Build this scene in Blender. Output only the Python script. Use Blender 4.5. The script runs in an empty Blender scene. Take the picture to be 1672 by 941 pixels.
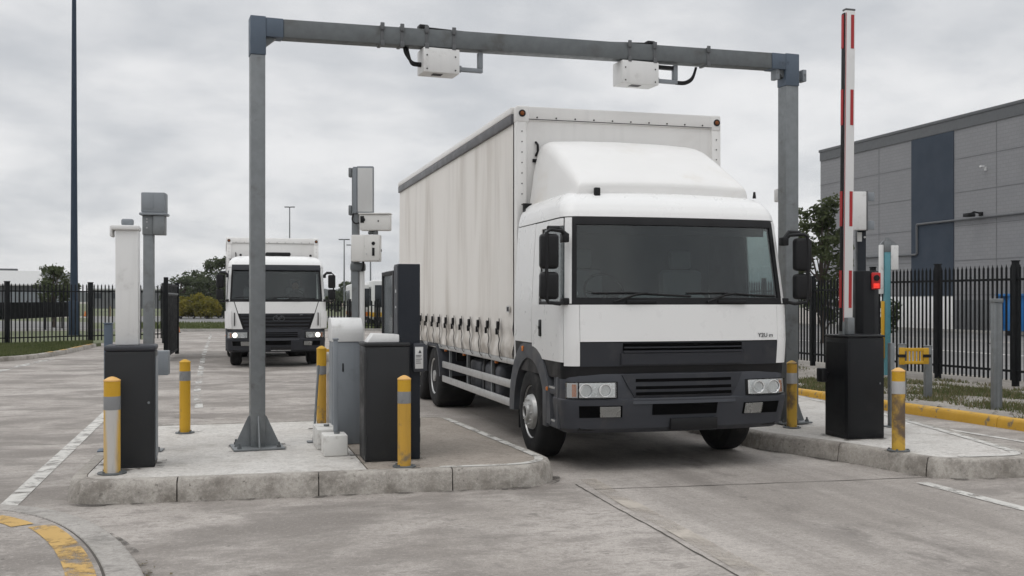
import bpy, bmesh, math, random
from mathutils import Vector, Matrix, noise
R = math.radians
rnd = random.Random(7)
sc = bpy.context.scene
COL = sc.collection

# ------------------------------------------------------------------ camera
YAW = R(15.5); FPX = 1700.0; EYE = 1.75; CX, HY = 836.0, 490.0
ca, sa = math.cos(YAW), math.sin(YAW)
def at(px, py, Z):                       # survey: photo point known to lie at height Z -> (x, y)
    r = (px-CX)/FPX; u = (HY-py)/FPX; t = (Z-EYE)/u
    return Vector(((r*ca+sa)*t, (-r*sa+ca)*t, Z))
def far(px, d, Z=0.0):                   # survey: bearing and distance
    r = (px-CX)/FPX
    return Vector(((r*ca+sa)*d, (-r*sa+ca)*d, Z))
def zat(py, d): return EYE+(HY-py)*d/FPX
cam = bpy.data.cameras.new('camera'); cam.sensor_width = 36; cam.lens = FPX/1672*36
cam.shift_y = (HY-470.5)/1672; cam.clip_end = 6000; cam.clip_start = .1
co = bpy.data.objects.new('camera', cam); COL.objects.link(co)
co.location = (0, 0, EYE); co.rotation_euler = (R(90), 0, -YAW); sc.camera = co

# ------------------------------------------------------------------ materials
def nt(name):
    m = bpy.data.materials.new(name); m.use_nodes = True
    t = m.node_tree; b = t.nodes['Principled BSDF']
    return m, t, b
def N(t, kind, **kw):
    n = t.nodes.new(kind)
    for k, v in kw.items():
        if k in n.inputs: n.inputs[k].default_value = v
        else: setattr(n, k, v)
    return n
def L(t, a, b): t.links.new(a, b)
def coords(t, rand=True, scale=(1, 1, 1)):
    tc = N(t, 'ShaderNodeTexCoord')
    src = tc.outputs['Object']
    if rand:
        oi = N(t, 'ShaderNodeObjectInfo')
        mu = N(t, 'ShaderNodeMath', operation='MULTIPLY'); mu.inputs[1].default_value = 37.0
        L(t, oi.outputs['Random'], mu.inputs[0])
        ad = N(t, 'ShaderNodeVectorMath', operation='ADD')
        L(t, src, ad.inputs[0]); L(t, mu.outputs[0], ad.inputs[1]); src = ad.outputs[0]
    if scale != (1, 1, 1):
        mp = N(t, 'ShaderNodeMapping'); mp.inputs['Scale'].default_value = scale
        L(t, src, mp.inputs[0]); src = mp.outputs[0]
    return src
def noise_n(t, src, scale, detail=5, rough=.55, dist=0):
    n = N(t, 'ShaderNodeTexNoise', Scale=scale, Detail=detail, Roughness=rough, Distortion=dist)
    L(t, src, n.inputs['Vector']); return n.outputs['Fac']
def ramp(t, fac, lo, hi, a=0., b=1.):
    n = N(t, 'ShaderNodeMapRange', interpolation_type='SMOOTHSTEP')
    n.inputs[1].default_value = lo; n.inputs[2].default_value = hi
    n.inputs[3].default_value = a; n.inputs[4].default_value = b
    L(t, fac, n.inputs[0]); return n.outputs[0]
def mix(t, fac, a, b):
    n = N(t, 'ShaderNodeMix', data_type='RGBA')
    if hasattr(fac, 'links'): L(t, fac, n.inputs[0])
    else: n.inputs[0].default_value = fac
    for i, v in ((6, a), (7, b)):
        if hasattr(v, 'links'): L(t, v, n.inputs[i])
        else: n.inputs[i].default_value = (*v, 1)
    return n.outputs[2]
def math_n(t, op, a, b):
    n = N(t, 'ShaderNodeMath', operation=op)
    for i, v in ((0, a), (1, b)):
        if hasattr(v, 'links'): L(t, v, n.inputs[i])
        else: n.inputs[i].default_value = v
    return n.outputs[0]
def bump(t, b, h, strength, dist=.01):
    n = N(t, 'ShaderNodeBump', Strength=strength, Distance=dist)
    L(t, h, n.inputs['Height']); L(t, n.outputs[0], b.inputs['Normal'])
def mul(c, k): return tuple(min(1, x*k) for x in c)

def mat(name, col, rough=.5, metal=0., var=.12, scale=2.5, dirt=None, damt=(.52, .72), dscale=3., streak=0, bmp=0, bscale=60, coat=0, rvar=.1, spec=None):
    m, t, b = nt(name)
    s = coords(t)
    c = mix(t, noise_n(t, s, scale), mul(col, 1-var), mul(col, 1+var))
    if streak:
        s2 = coords(t, scale=(9, 9, .6))
        c = mix(t, ramp(t, noise_n(t, s2, 1.5, 4), .5, .75, 0, streak), c, mul(col, .45))
    if dirt:
        f = ramp(t, noise_n(t, s, dscale, 7, .62, .3), *damt)
        c = mix(t, f, c, dirt)
    L(t, c, b.inputs['Base Color'])
    L(t, ramp(t, noise_n(t, s, scale*2.3, 4), .3, .7, max(.02, rough-rvar), min(1, rough+rvar)), b.inputs['Roughness'])
    b.inputs['Metallic'].default_value = metal
    b.inputs['Specular IOR Level'].default_value = spec if spec is not None else (.25 if max(col) < .09 else .4)
    if coat: b.inputs['Coat Weight'].default_value = coat; b.inputs['Coat Roughness'].default_value = .12
    if bmp: bump(t, b, noise_n(t, s, bscale, 4), bmp)
    return m
M = {}
M['white_paint'] = mat('white_paint', (.76, .76, .75), .35, var=.02, coat=.15, dirt=(.62, .61, .58), damt=(.60, 1.0), dscale=.7)
M['deflector_white'] = mat('deflector_white', (.74, .735, .72), .42, var=.04, dirt=(.60, .55, .48), damt=(.5, .85), dscale=1.2)
M['box_white'] = mat('box_white', (.77, .76, .74), .5, var=.04, dirt=(.48, .455, .42), damt=(.54, .95), dscale=1.1, streak=.08)
M['cabinet_white'] = mat('cabinet_white', (.70, .70, .69), .45, var=.06, dirt=(.40, .39, .37), damt=(.56, .8), dscale=4, streak=.1)
M['boom_white'] = mat('boom_white', (.66, .66, .655), .4, var=.04, dirt=(.45, .44, .42), damt=(.62, .9), dscale=3)
M['chip_white'] = mat('chip_white', (.70, .69, .66), .5, var=.06, dirt=(.25, .23, .2), damt=(.62, .72), dscale=9)
M['concrete_white'] = mat('concrete_white', (.66, .65, .62), .8, var=.1, dirt=(.34, .32, .29), damt=(.55, .75), dscale=6, bmp=.3)
M['dark_plastic'] = mat('dark_plastic', (.033, .035, .041), .52, var=.12, dirt=(.075, .072, .07), damt=(.5, .85), dscale=2.6)
M['grey_plastic'] = mat('grey_plastic', (.046, .049, .057), .5, var=.1, dirt=(.085, .08, .075), damt=(.52, .85), dscale=2.6)
M['black'] = mat('black_plastic', (.011, .011, .012), .5, var=.2)
M['void'] = mat('recess_black', (.0035, .0035, .0038), .9, var=.2, spec=.05)
M['under'] = mat('chassis_black', (.012, .012, .012), .8, var=.3)
M['interior'] = mat('cab_trim', (.075, .08, .082), .8, var=.2)
M['dash'] = mat('dash_top', (.17, .178, .18), .7, var=.15)
M['seat'] = mat('seat_fabric', (.24, .245, .25), .9, var=.2)
M['fender'] = mat('fender_grey', (.072, .076, .084), .5, var=.1, dirt=(.12, .11, .10), damt=(.5, .85), dscale=2.6)
M['rubber'] = mat('tyre_rubber', (.014, .014, .0145), .78, var=.25, dirt=(.05, .047, .043), damt=(.52, .8), dscale=5)
M['steel'] = mat('galvanised_steel', (.195, .208, .214), .5, .35, var=.22, scale=9, dirt=(.13, .13, .13), damt=(.55, .75), dscale=5, bmp=.05)
M['beam_steel'] = mat('weathered_beam_steel', (.135, .147, .152), .55, .3, var=.2, scale=7, dirt=(.09, .09, .085), damt=(.5, .75), dscale=3, bmp=.05)
M['blue_steel'] = mat('blue_painted_steel', (.085, .112, .148), .5, var=.15, scale=5, dirt=(.04, .05, .07), damt=(.6, .75), dscale=6)
M['mast_blue'] = mat('mast_blue', (.025, .04, .065), .5, var=.15)
M['alu'] = mat('aluminium', (.50, .50, .49), .42, .65, var=.12, scale=6, dirt=(.25, .24, .22), damt=(.55, .8), dscale=5)
M['rim'] = mat('wheel_rim_steel', (.46, .46, .45), .38, .55, var=.12, scale=8, dirt=(.16, .14, .12), damt=(.52, .8), dscale=9)
M['curtain_rail'] = mat('rail_grey', (.11, .11, .115), .5, var=.15)
M['grey_cab'] = mat('grey_cabinet', (.225, .245, .265), .5, var=.08, dirt=(.15, .16, .17), damt=(.55, .8), dscale=3, streak=.15)
M['char'] = mat('charcoal_cabinet', (.025, .026, .0275), .42, var=.12, dirt=(.055, .053, .05), damt=(.56, .85), dscale=3)
M['navy'] = mat('navy_cabinet', (.014, .017, .023), .45, var=.15, dirt=(.035, .037, .04), damt=(.56, .85), dscale=4)
M['blackcab'] = mat('black_cabinet', (.0085, .0092, .0108), .4, var=.15, dirt=(.022, .022, .022), damt=(.6, .85), dscale=4)
M['yellow'] = mat('yellow_paint', (.55, .315, .02), .5, var=.1, scale=4, dirt=(.22, .15, .05), damt=(.62, .76), dscale=6, streak=.1)
M['yellow_worn'] = mat('scuffed_yellow_paint', (.52, .30, .045), .55, var=.12, scale=4, dirt=(.20, .15, .09), damt=(.54, .66), dscale=4.5, streak=.25)
M['yellow_rust'] = mat('rusty_yellow_paint', (.55, .34, .05), .6, var=.12, scale=4, dirt=(.12, .085, .06), damt=(.42, .62), dscale=3.5, streak=.3)
M['cap_yellow'] = mat('faded_cap_yellow', (.68, .40, .13), .5, var=.1)
M['band'] = mat('reflective_grey_band', (.24, .245, .25), .4, .2, var=.12, dirt=(.15, .15, .15), damt=(.55, .75), dscale=8)
M['band_light'] = mat('reflective_silver_band', (.45, .45, .45), .4, .2, var=.1)
M['orange'] = mat('amber_lens', (.55, .16, .02), .3, var=.1)
M['amber_dark'] = mat('dark_amber_lens', (.22, .065, .012), .3, var=.1)
M['red'] = mat('red_tape', (.36, .022, .025), .4, var=.08)
M['redlamp'] = mat('red_lamp_case', (.50, .02, .02), .35, var=.15)
M['teal'] = mat('teal_film', (.09, .25, .29), .35, var=.2, scale=3)
M['chrome'] = mat('lamp_backing', (.50, .50, .49), .3, .6, var=.1)
M['lamp_bright'] = mat('lamp_ring_chrome', (.85, .85, .84), .22, .3, var=.04)
M['bowl'] = mat('lamp_bowl', (.55, .56, .57), .12, .95, var=.1)
M['label'] = mat('label_white', (.55, .55, .54), .5, var=.08)
M['ink'] = mat('label_ink', (.05, .05, .055), .6)
M['fence'] = mat('black_fence_steel', (.0075, .0085, .0095), .6, var=.2, spec=.15)
M['skin'] = mat('skin', (.42, .27, .20), .55, var=.06)
M['cloth'] = mat('dark_cloth', (.045, .05, .06), .9, var=.2)
M['hair'] = mat('hair', (.02, .016, .013), .7)
M['blue'] = mat('blue_skip_paint', (.02, .16, .42), .5, var=.12, dirt=(.02, .08, .2), damt=(.5, .75), dscale=2)
M['van_white'] = mat('van_white', (.66, .66, .65), .4, var=.05)
M['van_glass'] = mat('van_glass', (.03, .035, .04), .15, var=.05)
M['pink'] = mat('pale_render', (.52, .42, .36), .8, var=.08)
M['roof_pale'] = mat('pale_sheet_roof', (.46, .46, .45), .6, var=.06)
M['wall_dark'] = mat('dark_grey_cladding', (.12, .125, .13), .7, var=.1)  # even dark grey base colour for walls and trim
M['screen'] = mat('black_screen_fabric', (.006, .0065, .007), .95, var=.2, spec=.05)
M['brown'] = mat('weathered_timber', (.20, .16, .10), .8, var=.2)

def glass(name, tint, f0=.06):
    m = bpy.data.materials.new(name); m.use_nodes = True; t = m.node_tree
    t.nodes.remove(t.nodes['Principled BSDF']); out = t.nodes['Material Output']
    tr = N(t, 'ShaderNodeBsdfTransparent', Color=(*tint, 1)); gl = N(t, 'ShaderNodeBsdfGlossy', Roughness=.03)
    lw = N(t, 'ShaderNodeLayerWeight', Blend=.25)
    f = ramp(t, lw.outputs['Facing'], 0, 1, f0, .55)
    mx = N(t, 'ShaderNodeMixShader'); L(t, f, mx.inputs[0]); L(t, tr.outputs[0], mx.inputs[1]); L(t, gl.outputs[0], mx.inputs[2])
    L(t, mx.outputs[0], out.inputs[0]); return m
M['windscreen'] = glass('windscreen_glass', (.68, .735, .73), .06)
M['clear'] = glass('clear_lens', (.86, .87, .87), .10)
M['panel_glass'] = mat('terminal_glass', (.15, .163, .172), .1, var=.04, spec=.8, rvar=.02)
def emit(name, col, s):
    m, t, b = nt(name); b.inputs['Base Color'].default_value = (*col, 1)
    b.inputs['Emission Color'].default_value = (*col, 1); b.inputs['Emission Strength'].default_value = s; return m
M['lit'] = emit('headlamp_lit', (1, .93, .82), 2.6)
M['redlit'] = emit('red_signal_lit', (1, .05, .03), .35)

def curtain_mat():
    m, t, b = nt('tarpaulin')
    s = coords(t, False); s2 = coords(t, False, (1, 1.3, .2)); s3 = coords(t, False, (1, 6, .5))
    c = mix(t, noise_n(t, s, .9), (.72, .69, .645), (.80, .775, .735))
    c = mix(t, ramp(t, noise_n(t, s2, 1.3, 6), .5, .78, 0, .75), c, (.47, .43, .38))
    c = mix(t, ramp(t, noise_n(t, s3, .35, 5), .52, .8, 0, .35), c, (.47, .44, .40))
    sx = N(t, 'ShaderNodeSeparateXYZ'); L(t, s, sx.inputs[0])
    low = ramp(t, sx.outputs[2], 1.75, 1.1, 0, 1)                      # road spray: real dirt on the skirt
    c = mix(t, math_n(t, 'MULTIPLY', low, ramp(t, noise_n(t, s, 4, 6), .32, .66, .25, .9)), c, (.38, .34, .295))
    L(t, c, b.inputs['Base Color']); b.inputs['Roughness'].default_value = .62
    bump(t, b, noise_n(t, s2, 1.1, 3), .12, .03); return m
M['curtain'] = curtain_mat()

def concrete(name, c0, c1, stain, rough=.85, lanes=False, agg=.12, k=1.0, mott=(.50, .75), fleck=.25, gr=.35):
    m, t, b = nt(name)
    s = coords(t, False)
    c = mix(t, ramp(t, noise_n(t, s, .45*k, 8, .66, .3), .36, .64), c0, c1)
    if lanes:
        sx = N(t, 'ShaderNodeSeparateXYZ'); L(t, s, sx.inputs[0])
        inl = math_n(t, 'MULTIPLY', ramp(t, sx.outputs[0], 2.9, 3.6), ramp(t, sx.outputs[0], 6.9, 6.2))
        sl = coords(t, False, (2.4, .22, 1)); sw = coords(t, False, (.62, .95, 1))
        sq = coords(t, False, (1.5, 2.3, 1))
        fl = ramp(t, noise_n(t, sl, .9, 7, .62, .3), .42, .68, 0, .95)
        fw = ramp(t, noise_n(t, sw, 1.0, 10, .66, .25), .42, .62, 0, 1)
        fq = ramp(t, noise_n(t, sq, 2.6, 10, .76, .4), .48, .63, 0, .7)
        f = math_n(t, 'ADD', math_n(t, 'MULTIPLY', fl, inl), math_n(t, 'MULTIPLY', fw, math_n(t, 'SUBTRACT', 1.0, inl)))
        c = mix(t, math_n(t, 'MULTIPLY', f, math_n(t, 'SUBTRACT', .82, math_n(t, 'MULTIPLY', inl, .42))), c, stain)
        c = mix(t, math_n(t, 'MULTIPLY', fq, math_n(t, 'SUBTRACT', 1.0, math_n(t, 'MULTIPLY', inl, .75))), c, mul(c0, .62))
        # oil drip trail down the middle of the lane
        mid = math_n(t, 'MULTIPLY', ramp(t, sx.outputs[0], 4.1, 4.7), ramp(t, sx.outputs[0], 5.4, 4.8))
        c = mix(t, math_n(t, 'MULTIPLY', mid, ramp(t, noise_n(t, coords(t, False, (1.3, .75, 1)), 1.0, 8, .66, .2), .44, .64, 0, .85)), c, mul(stain, .62))
        for xc in (3.85, 5.5):
            tr = math_n(t, 'ABSOLUTE', math_n(t, 'SUBTRACT', sx.outputs[0], xc), 0)
            c = mix(t, math_n(t, 'MULTIPLY', ramp(t, tr, .42, .12), ramp(t, noise_n(t, sl, 1.6, 7, .65, .2), .44, .70, .0, .35)), c, mul(stain, .8))
        c = mix(t, ramp(t, noise_n(t, s, 2.3, 2, .5), .70, .74, 0, .55), c, mul(stain, .5))
    else:
        c = mix(t, ramp(t, noise_n(t, s, 1.8*k, 9, .70, .12), *mott, 0, .85), c, stain)
    fine = noise_n(t, s, 95, 3, .7)
    med = noise_n(t, coords(t, False, (.9, 1.3, 1)), 11, 7, .78, .2)
    c = mix(t, ramp(t, med, .46, .66, 0, .55), c, mul(c0, .66))
    c = mix(t, ramp(t, fine, .35, .75, 0, fleck), c, mul(c0, .42))
    grain = noise_n(t, s, 34, 6, .8)
    c = mix(t, ramp(t, grain, .47, .62, 0, gr), c, mul(c0, .55))
    c = mix(t, ramp(t, grain, .46, .36, 0, gr*.8), c, mul(c1, 1.18))
    c = mix(t, ramp(t, noise_n(t, s, 17, 3, .6), .66, .71, 0, .5), c, mul(stain, .55))
    lt = noise_n(t, s, 40, 3, .6)
    c = mix(t, ramp(t, lt, .62, .75, 0, .25), c, mul(c1, 1.3))
    L(t, c, b.inputs['Base Color']); b.inputs['Roughness'].default_value = rough
    h = math_n(t, 'ADD', math_n(t, 'MULTIPLY', grain, 1.0), med)
    bump(t, b, h, agg, .012); return m
M['ground'] = concrete('yard_concrete', (.355, .322, .291), (.515, .474, .436), (.17, .151, .134), lanes=True, agg=.55, fleck=.45)
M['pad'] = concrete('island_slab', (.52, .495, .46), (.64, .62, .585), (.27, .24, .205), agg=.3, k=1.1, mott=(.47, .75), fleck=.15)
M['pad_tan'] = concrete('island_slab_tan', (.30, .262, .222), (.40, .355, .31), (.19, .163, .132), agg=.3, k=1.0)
M['kerb'] = concrete('kerb_concrete', (.35, .322, .286), (.47, .44, .398), (.15, .132, .111), agg=.5, k=1.6, mott=(.44, .66))
M['gutter'] = concrete('gutter_concrete', (.32, .305, .285), (.40, .385, .36), (.20, .19, .18), agg=.35, k=1.2)
M['apron_kerb'] = concrete('apron_kerb_concrete', (.35, .328, .30), (.44, .415, .385), (.16, .15, .137), agg=.45, k=1.4, mott=(.5, .68))
M['asphalt'] = concrete('street_asphalt', (.17, .168, .165), (.235, .23, .225), (.12, .12, .12), agg=.3, k=.4)
M['dirt'] = concrete('bare_verge_dirt', (.22, .20, .175), (.36, .335, .30), (.12, .11, .085), agg=.6, k=1.6)
M['turf'] = concrete('verge_turf', (.10, .12, .05), (.14, .155, .075), (.17, .155, .105), agg=.6, k=1.2)
M['joint'] = mat('joint_filler', (.085, .077, .068), .9, var=.3)
M['kerb_yellow'] = mat('yellow_kerb_paint', (.50, .285, .03), .65, var=.2, scale=4, dirt=(.16, .135, .10), damt=(.56, .66), dscale=7, bmp=.3, bscale=30)

def worn(name, col, lo, hi, sc=(1, 1, 1), k=5):     # worn road paint: bare ground shows through the gaps
    m, t, b = nt(name); s = coords(t, False, sc)
    c = mix(t, noise_n(t, s, 3), mul(col, .82), mul(col, 1.1)); L(t, c, b.inputs['Base Color'])
    b.inputs['Roughness'].default_value = .7
    f = ramp(t, noise_n(t, s, k, 9, .68, .4), lo, hi, 1, 0)
    L(t, f, b.inputs['Alpha']); return m
M['line'] = worn('worn_white_line', (.56, .545, .51), .46, .70)
M['line_thin'] = worn('very_worn_white_line', (.56, .55, .52), .38, .60, (1, .5, 1), 2.2)
M['line_yel'] = worn('worn_yellow_line', (.52, .33, .10), .44, .62, k=3.5)
M['line_pale'] = worn('faded_pale_line', (.47, .425, .37), .34, .66, k=1.6)

M['grime_shade'] = worn('kerb_grime_foot_shade', (.11, .10, .088), .34, .52, k=5)  # dirt along the kerbs, painted contact shade round cabinet and post feet

def bollard_bare():
    m, t, b = nt('bollard_bare_paint'); s = coords(t, False, (5, 5, .8)); s1 = coords(t, False)
    sx = N(t, 'ShaderNodeSeparateXYZ'); L(t, s1, sx.inputs[0])
    # wear: the paint has gone from a broad strip facing the lane
    w = math_n(t, 'ADD', math_n(t, 'ABSOLUTE', sx.outputs[0], 0), math_n(t, 'MULTIPLY', math_n(t, 'SUBTRACT', noise_n(t, s, 1.6, 6), .5), .10))
    c = mix(t, ramp(t, w, .03, .068), (.50, .48, .45), (.58, .35, .05))
    c = mix(t, ramp(t, noise_n(t, s, 2.4, 6), .55, .75, 0, .7), c, (.22, .19, .15))
    L(t, c, b.inputs['Base Color']); b.inputs['Roughness'].default_value = .6; return m
M['bare'] = bollard_bare()

def leafmat(name, a, b_, c_=None):
    m, t, b = nt(name); s = coords(t)
    c = mix(t, ramp(t, noise_n(t, s, .9, 3), .35, .65), a, b_)
    c = mix(t, noise_n(t, s, 14, 2), mul(a, .7), c)
    L(t, c, b.inputs['Base Color']); b.inputs['Roughness'].default_value = .7
    b.inputs['Specular IOR Level'].default_value = .2
    tl = N(t, 'ShaderNodeBsdfTranslucent'); L(t, c, tl.inputs[0]); mx = N(t, 'ShaderNodeMixShader'); mx.inputs[0].default_value = .45
    L(t, b.outputs[0], mx.inputs[1]); L(t, tl.outputs[0], mx.inputs[2]); L(t, mx.outputs[0], t.nodes['Material Output'].inputs[0])
    return m
M['leaf'] = leafmat('dark_leaf', (.072, .092, .040), (.13, .15, .068))
M['leaf_far'] = leafmat('far_leaf', (.075, .095, .050), (.12, .145, .075))
M['leaf_bush'] = leafmat('yellow_green_leaf', (.19, .18, .035), (.40, .33, .055))
M['bark'] = mat('bark', (.07, .055, .045), .9, var=.3, bmp=.5, bscale=20)
M['blade'] = leafmat('grass_blade', (.10, .125, .045), (.17, .185, .08))
M['blade_dry'] = leafmat('dry_grass_blade', (.17, .155, .08), (.30, .255, .155))
M['hill'] = leafmat('wooded_hill', (.045, .06, .05), (.075, .09, .075))
M['litter'] = leafmat('fallen_leaf', (.16, .13, .07), (.32, .28, .18))

def warehouse_mat():
    m, t, b = nt('grey_cladding'); s = coords(t, False)
    br = N(t, 'ShaderNodeTexBrick', Scale=1.0); br.offset = .5
    sw = N(t, 'ShaderNodeMapping'); sw.inputs['Rotation'].default_value = (R(90), 0, R(90))
    # swap axes so that courses run level along the wall
    sx = N(t, 'ShaderNodeSeparateXYZ'); L(t, s, sx.inputs[0]); cb = N(t, 'ShaderNodeCombineXYZ')
    L(t, sx.outputs[1], cb.inputs[0]); L(t, sx.outputs[2], cb.inputs[1])
    L(t, cb.outputs[0], br.inputs['Vector'])
    br.inputs['Brick Width'].default_value = .39; br.inputs['Row Height'].default_value = .2
    br.inputs['Mortar Size'].default_value = .012; br.inputs['Mortar Smooth'].default_value = .3
    br.inputs['Color1'].default_value = (.235, .236, .243, 1); br.inputs['Color2'].default_value = (.25, .251, .258, 1)
    br.inputs['Mortar'].default_value = (.195, .196, .202, 1)
    c = mix(t, ramp(t, noise_n(t, s, .25, 6), .35, .75, 0, .35), br.outputs['Color'], (.185, .187, .192))
    L(t, c, b.inputs['Base Color']); b.inputs['Roughness'].default_value = .75; return m
M['wh'] = warehouse_mat()
M['wh_blue'] = mat('navy_wall_band', (.037, .050, .070), .65, var=.1, scale=.4)
M['wh_joint'] = mat('panel_joint_grey', (.17, .172, .178), .7)
M['wh_trim'] = mat('parapet_flashing', (.11, .115, .12), .6, var=.08)

# ------------------------------------------------------------------ mesh builder
class MB:
    def __init__(s): s.bm = bmesh.new()
    def box(s, x0, x1, y0, y1, z0, z1, b=0, seg=2):
        m = Matrix.Translation(((x0+x1)/2, (y0+y1)/2, (z0+z1)/2)) @ Matrix.Diagonal((abs(x1-x0), abs(y1-y0), abs(z1-z0), 1))
        r = bmesh.ops.create_cube(s.bm, size=1, matrix=m)
        if b:
            ed = list({e for v in r['verts'] for e in v.link_edges})
            bmesh.ops.bevel(s.bm, geom=ed, offset=b, segments=seg, affect='EDGES', profile=.5)
        return s
    def cyl(s, p0, p1, r0, r1=None, n=16):
        p0, p1 = Vector(p0), Vector(p1); r1 = r0 if r1 is None else r1
        d = p1-p0; q = d.to_track_quat('Z', 'Y').to_matrix().to_4x4()
        m = Matrix.Translation((p0+p1)/2) @ q
        bmesh.ops.create_cone(s.bm, cap_ends=True, segments=n, radius1=max(r0, 1e-4), radius2=max(r1, 1e-4), depth=d.length, matrix=m)
        return s
    def tube(s, pts, r, n=8):
        pts = [Vector(p) for p in pts]; rings = []; up = Vector((.13, .21, .97))
        for i, p in enumerate(pts):
            t = (pts[min(i+1, len(pts)-1)]-pts[max(i-1, 0)]).normalized()
            a = t.cross(up)
            if a.length < 1e-3: a = t.cross(Vector((1, 0, 0)))
            a.normalize(); b = t.cross(a); up = a.cross(t) if a.cross(t).length > 0 else up
            rr = r[i] if isinstance(r, (list, tuple)) else r
            rings.append([s.bm.verts.new(p+(a*math.cos(2*math.pi*k/n)+b*math.sin(2*math.pi*k/n))*rr) for k in range(n)])
        for A, B in zip(rings, rings[1:]):
            for k in range(n): s.bm.faces.new((A[k], A[(k+1) % n], B[(k+1) % n], B[k]))
        s.bm.faces.new(rings[0][::-1]); s.bm.faces.new(rings[-1]); return s
    def prism(s, pts, axis, a0, a1, b=0):
        f = {'x': lambda p, a: (a, p[0], p[1]), 'y': lambda p, a: (p[0], a, p[1]), 'z': lambda p, a: (p[0], p[1], a)}[axis]
        A = [s.bm.verts.new(f(p, a0)) for p in pts]; B = [s.bm.verts.new(f(p, a1)) for p in pts]; n = len(pts)
        fs = [s.bm.faces.new(A), s.bm.faces.new(B)]
        for k in range(n): fs.append(s.bm.faces.new((A[k], A[(k+1) % n], B[(k+1) % n], B[k])))
        if b:
            bmesh.ops.recalc_face_normals(s.bm, faces=fs)
            ed = list({e for v in A+B for e in v.link_edges})
            bmesh.ops.bevel(s.bm, geom=ed, offset=b, segments=2, affect='EDGES', profile=.5)
        return s
    def lathe(s, prof, c, axis='z', n=32):
        c = Vector(c); rings = []
        for r, h in prof:
            ring = []
            for k in range(n):
                a = 2*math.pi*k/n; u, v = r*math.cos(a), r*math.sin(a)
                p = {'z': (u, v, h), 'x': (h, u, v), 'y': (u, h, v)}[axis]
                ring.append(s.bm.verts.new(c+Vector(p)))
            rings.append(ring)
        for A, B in zip(rings, rings[1:]):
            for k in range(n): s.bm.faces.new((A[k], A[(k+1) % n], B[(k+1) % n], B[k]))
        if prof[0][0] > 1e-6: s.bm.faces.new(rings[0])
        if prof[-1][0] > 1e-6: s.bm.faces.new(rings[-1])
        return s
    def grid(s, P):
        V = [[s.bm.verts.new(p) for p in row] for row in P]
        for i in range(len(V)-1):
            for j in range(len(V[0])-1): s.bm.faces.new((V[i][j], V[i][j+1], V[i+1][j+1], V[i+1][j]))
        return V
    def loft(s, secs, cap=True):
        V = [[s.bm.verts.new(p) for p in row] for row in secs]; n = len(V[0])
        for A, B in zip(V, V[1:]):
            for k in range(n): s.bm.faces.new((A[k], A[(k+1) % n], B[(k+1) % n], B[k]))
        if cap: s.bm.faces.new(V[0]); s.bm.faces.new(V[-1][::-1])
        return s
    def solid(s, Po, Pi):
        A = s.grid(Po); B = s.grid(Pi); n, m = len(A), len(A[0])
        for i in range(n-1):
            for j in (0, m-1): s.bm.faces.new((A[i][j], A[i+1][j], B[i+1][j], B[i][j]))
        for j in range(m-1):
            for i in (0, n-1): s.bm.faces.new((A[i][j], A[i][j+1], B[i][j+1], B[i][j]))
        return s
    def poly(s, pts): s.bm.faces.new([s.bm.verts.new(p) for p in pts]); return s
    def build(s, name, m, parent=None, ang=35, loc=None):
        bmesh.ops.recalc_face_normals(s.bm, faces=s.bm.faces)
        me = bpy.data.meshes.new(name); s.bm.to_mesh(me); s.bm.free()
        me.materials.append(m if not isinstance(m, str) else M[m])
        if ang:
            me.polygons.foreach_set('use_smooth', [True]*len(me.polygons)); me.set_sharp_from_angle(angle=R(ang))
        o = bpy.data.objects.new(name, me); COL.objects.link(o)
        if parent: o.parent = parent
        if loc is not None: o.location = loc
        return o
def raw(name, verts, faces, m, parent=None):
    me = bpy.data.meshes.new(name); me.from_pydata(verts, [], faces); me.materials.append(M[m])
    o = bpy.data.objects.new(name, me); COL.objects.link(o)
    if parent: o.parent = parent
    return o
def tag(o, label=None, cat=None, group=None, kind=None):
    if label: o['label'] = label
    if cat: o['category'] = cat
    if group: o['group'] = group
    if kind: o['kind'] = kind
    return o
def thing(name, label, cat, loc=(0, 0, 0), rz=0, group=None):
    o = bpy.data.objects.new(name, None); COL.objects.link(o); o.location = loc; o.rotation_euler = (0, 0, rz)
    o.empty_display_size = .2
    return tag(o, label, cat, group)
def dup(o, loc=None, label=None, rz=None, parent=None, scale=None):
    c = o.copy(); COL.objects.link(c); c.parent = parent
    if loc is not None: c.location = loc
    if label: c['label'] = label
    if rz is not None: c.rotation_euler = (0, 0, rz)
    if scale: c.scale = scale
    for ch in list(o.children): dup(ch, parent=c)
    return c
def struct(o): o['kind'] = 'structure'; return o
def text_mesh(s, size, m, parent, loc, rot, name='lettering', ext=.002):
    cu = bpy.data.curves.new(name, 'FONT'); cu.body = s; cu.size = size; cu.extrude = ext; cu.align_x = 'CENTER'; cu.align_y = 'CENTER'
    tmp = bpy.data.objects.new(name, cu); COL.objects.link(tmp)
    dg = bpy.context.evaluated_depsgraph_get(); me = bpy.data.meshes.new_from_object(tmp.evaluated_get(dg))
    bpy.data.objects.remove(tmp); me.materials.clear(); me.materials.append(M[m])
    o = bpy.data.objects.new(name, me); COL.objects.link(o); o.parent = parent; o.location = loc; o.rotation_euler = rot; return o

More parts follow.
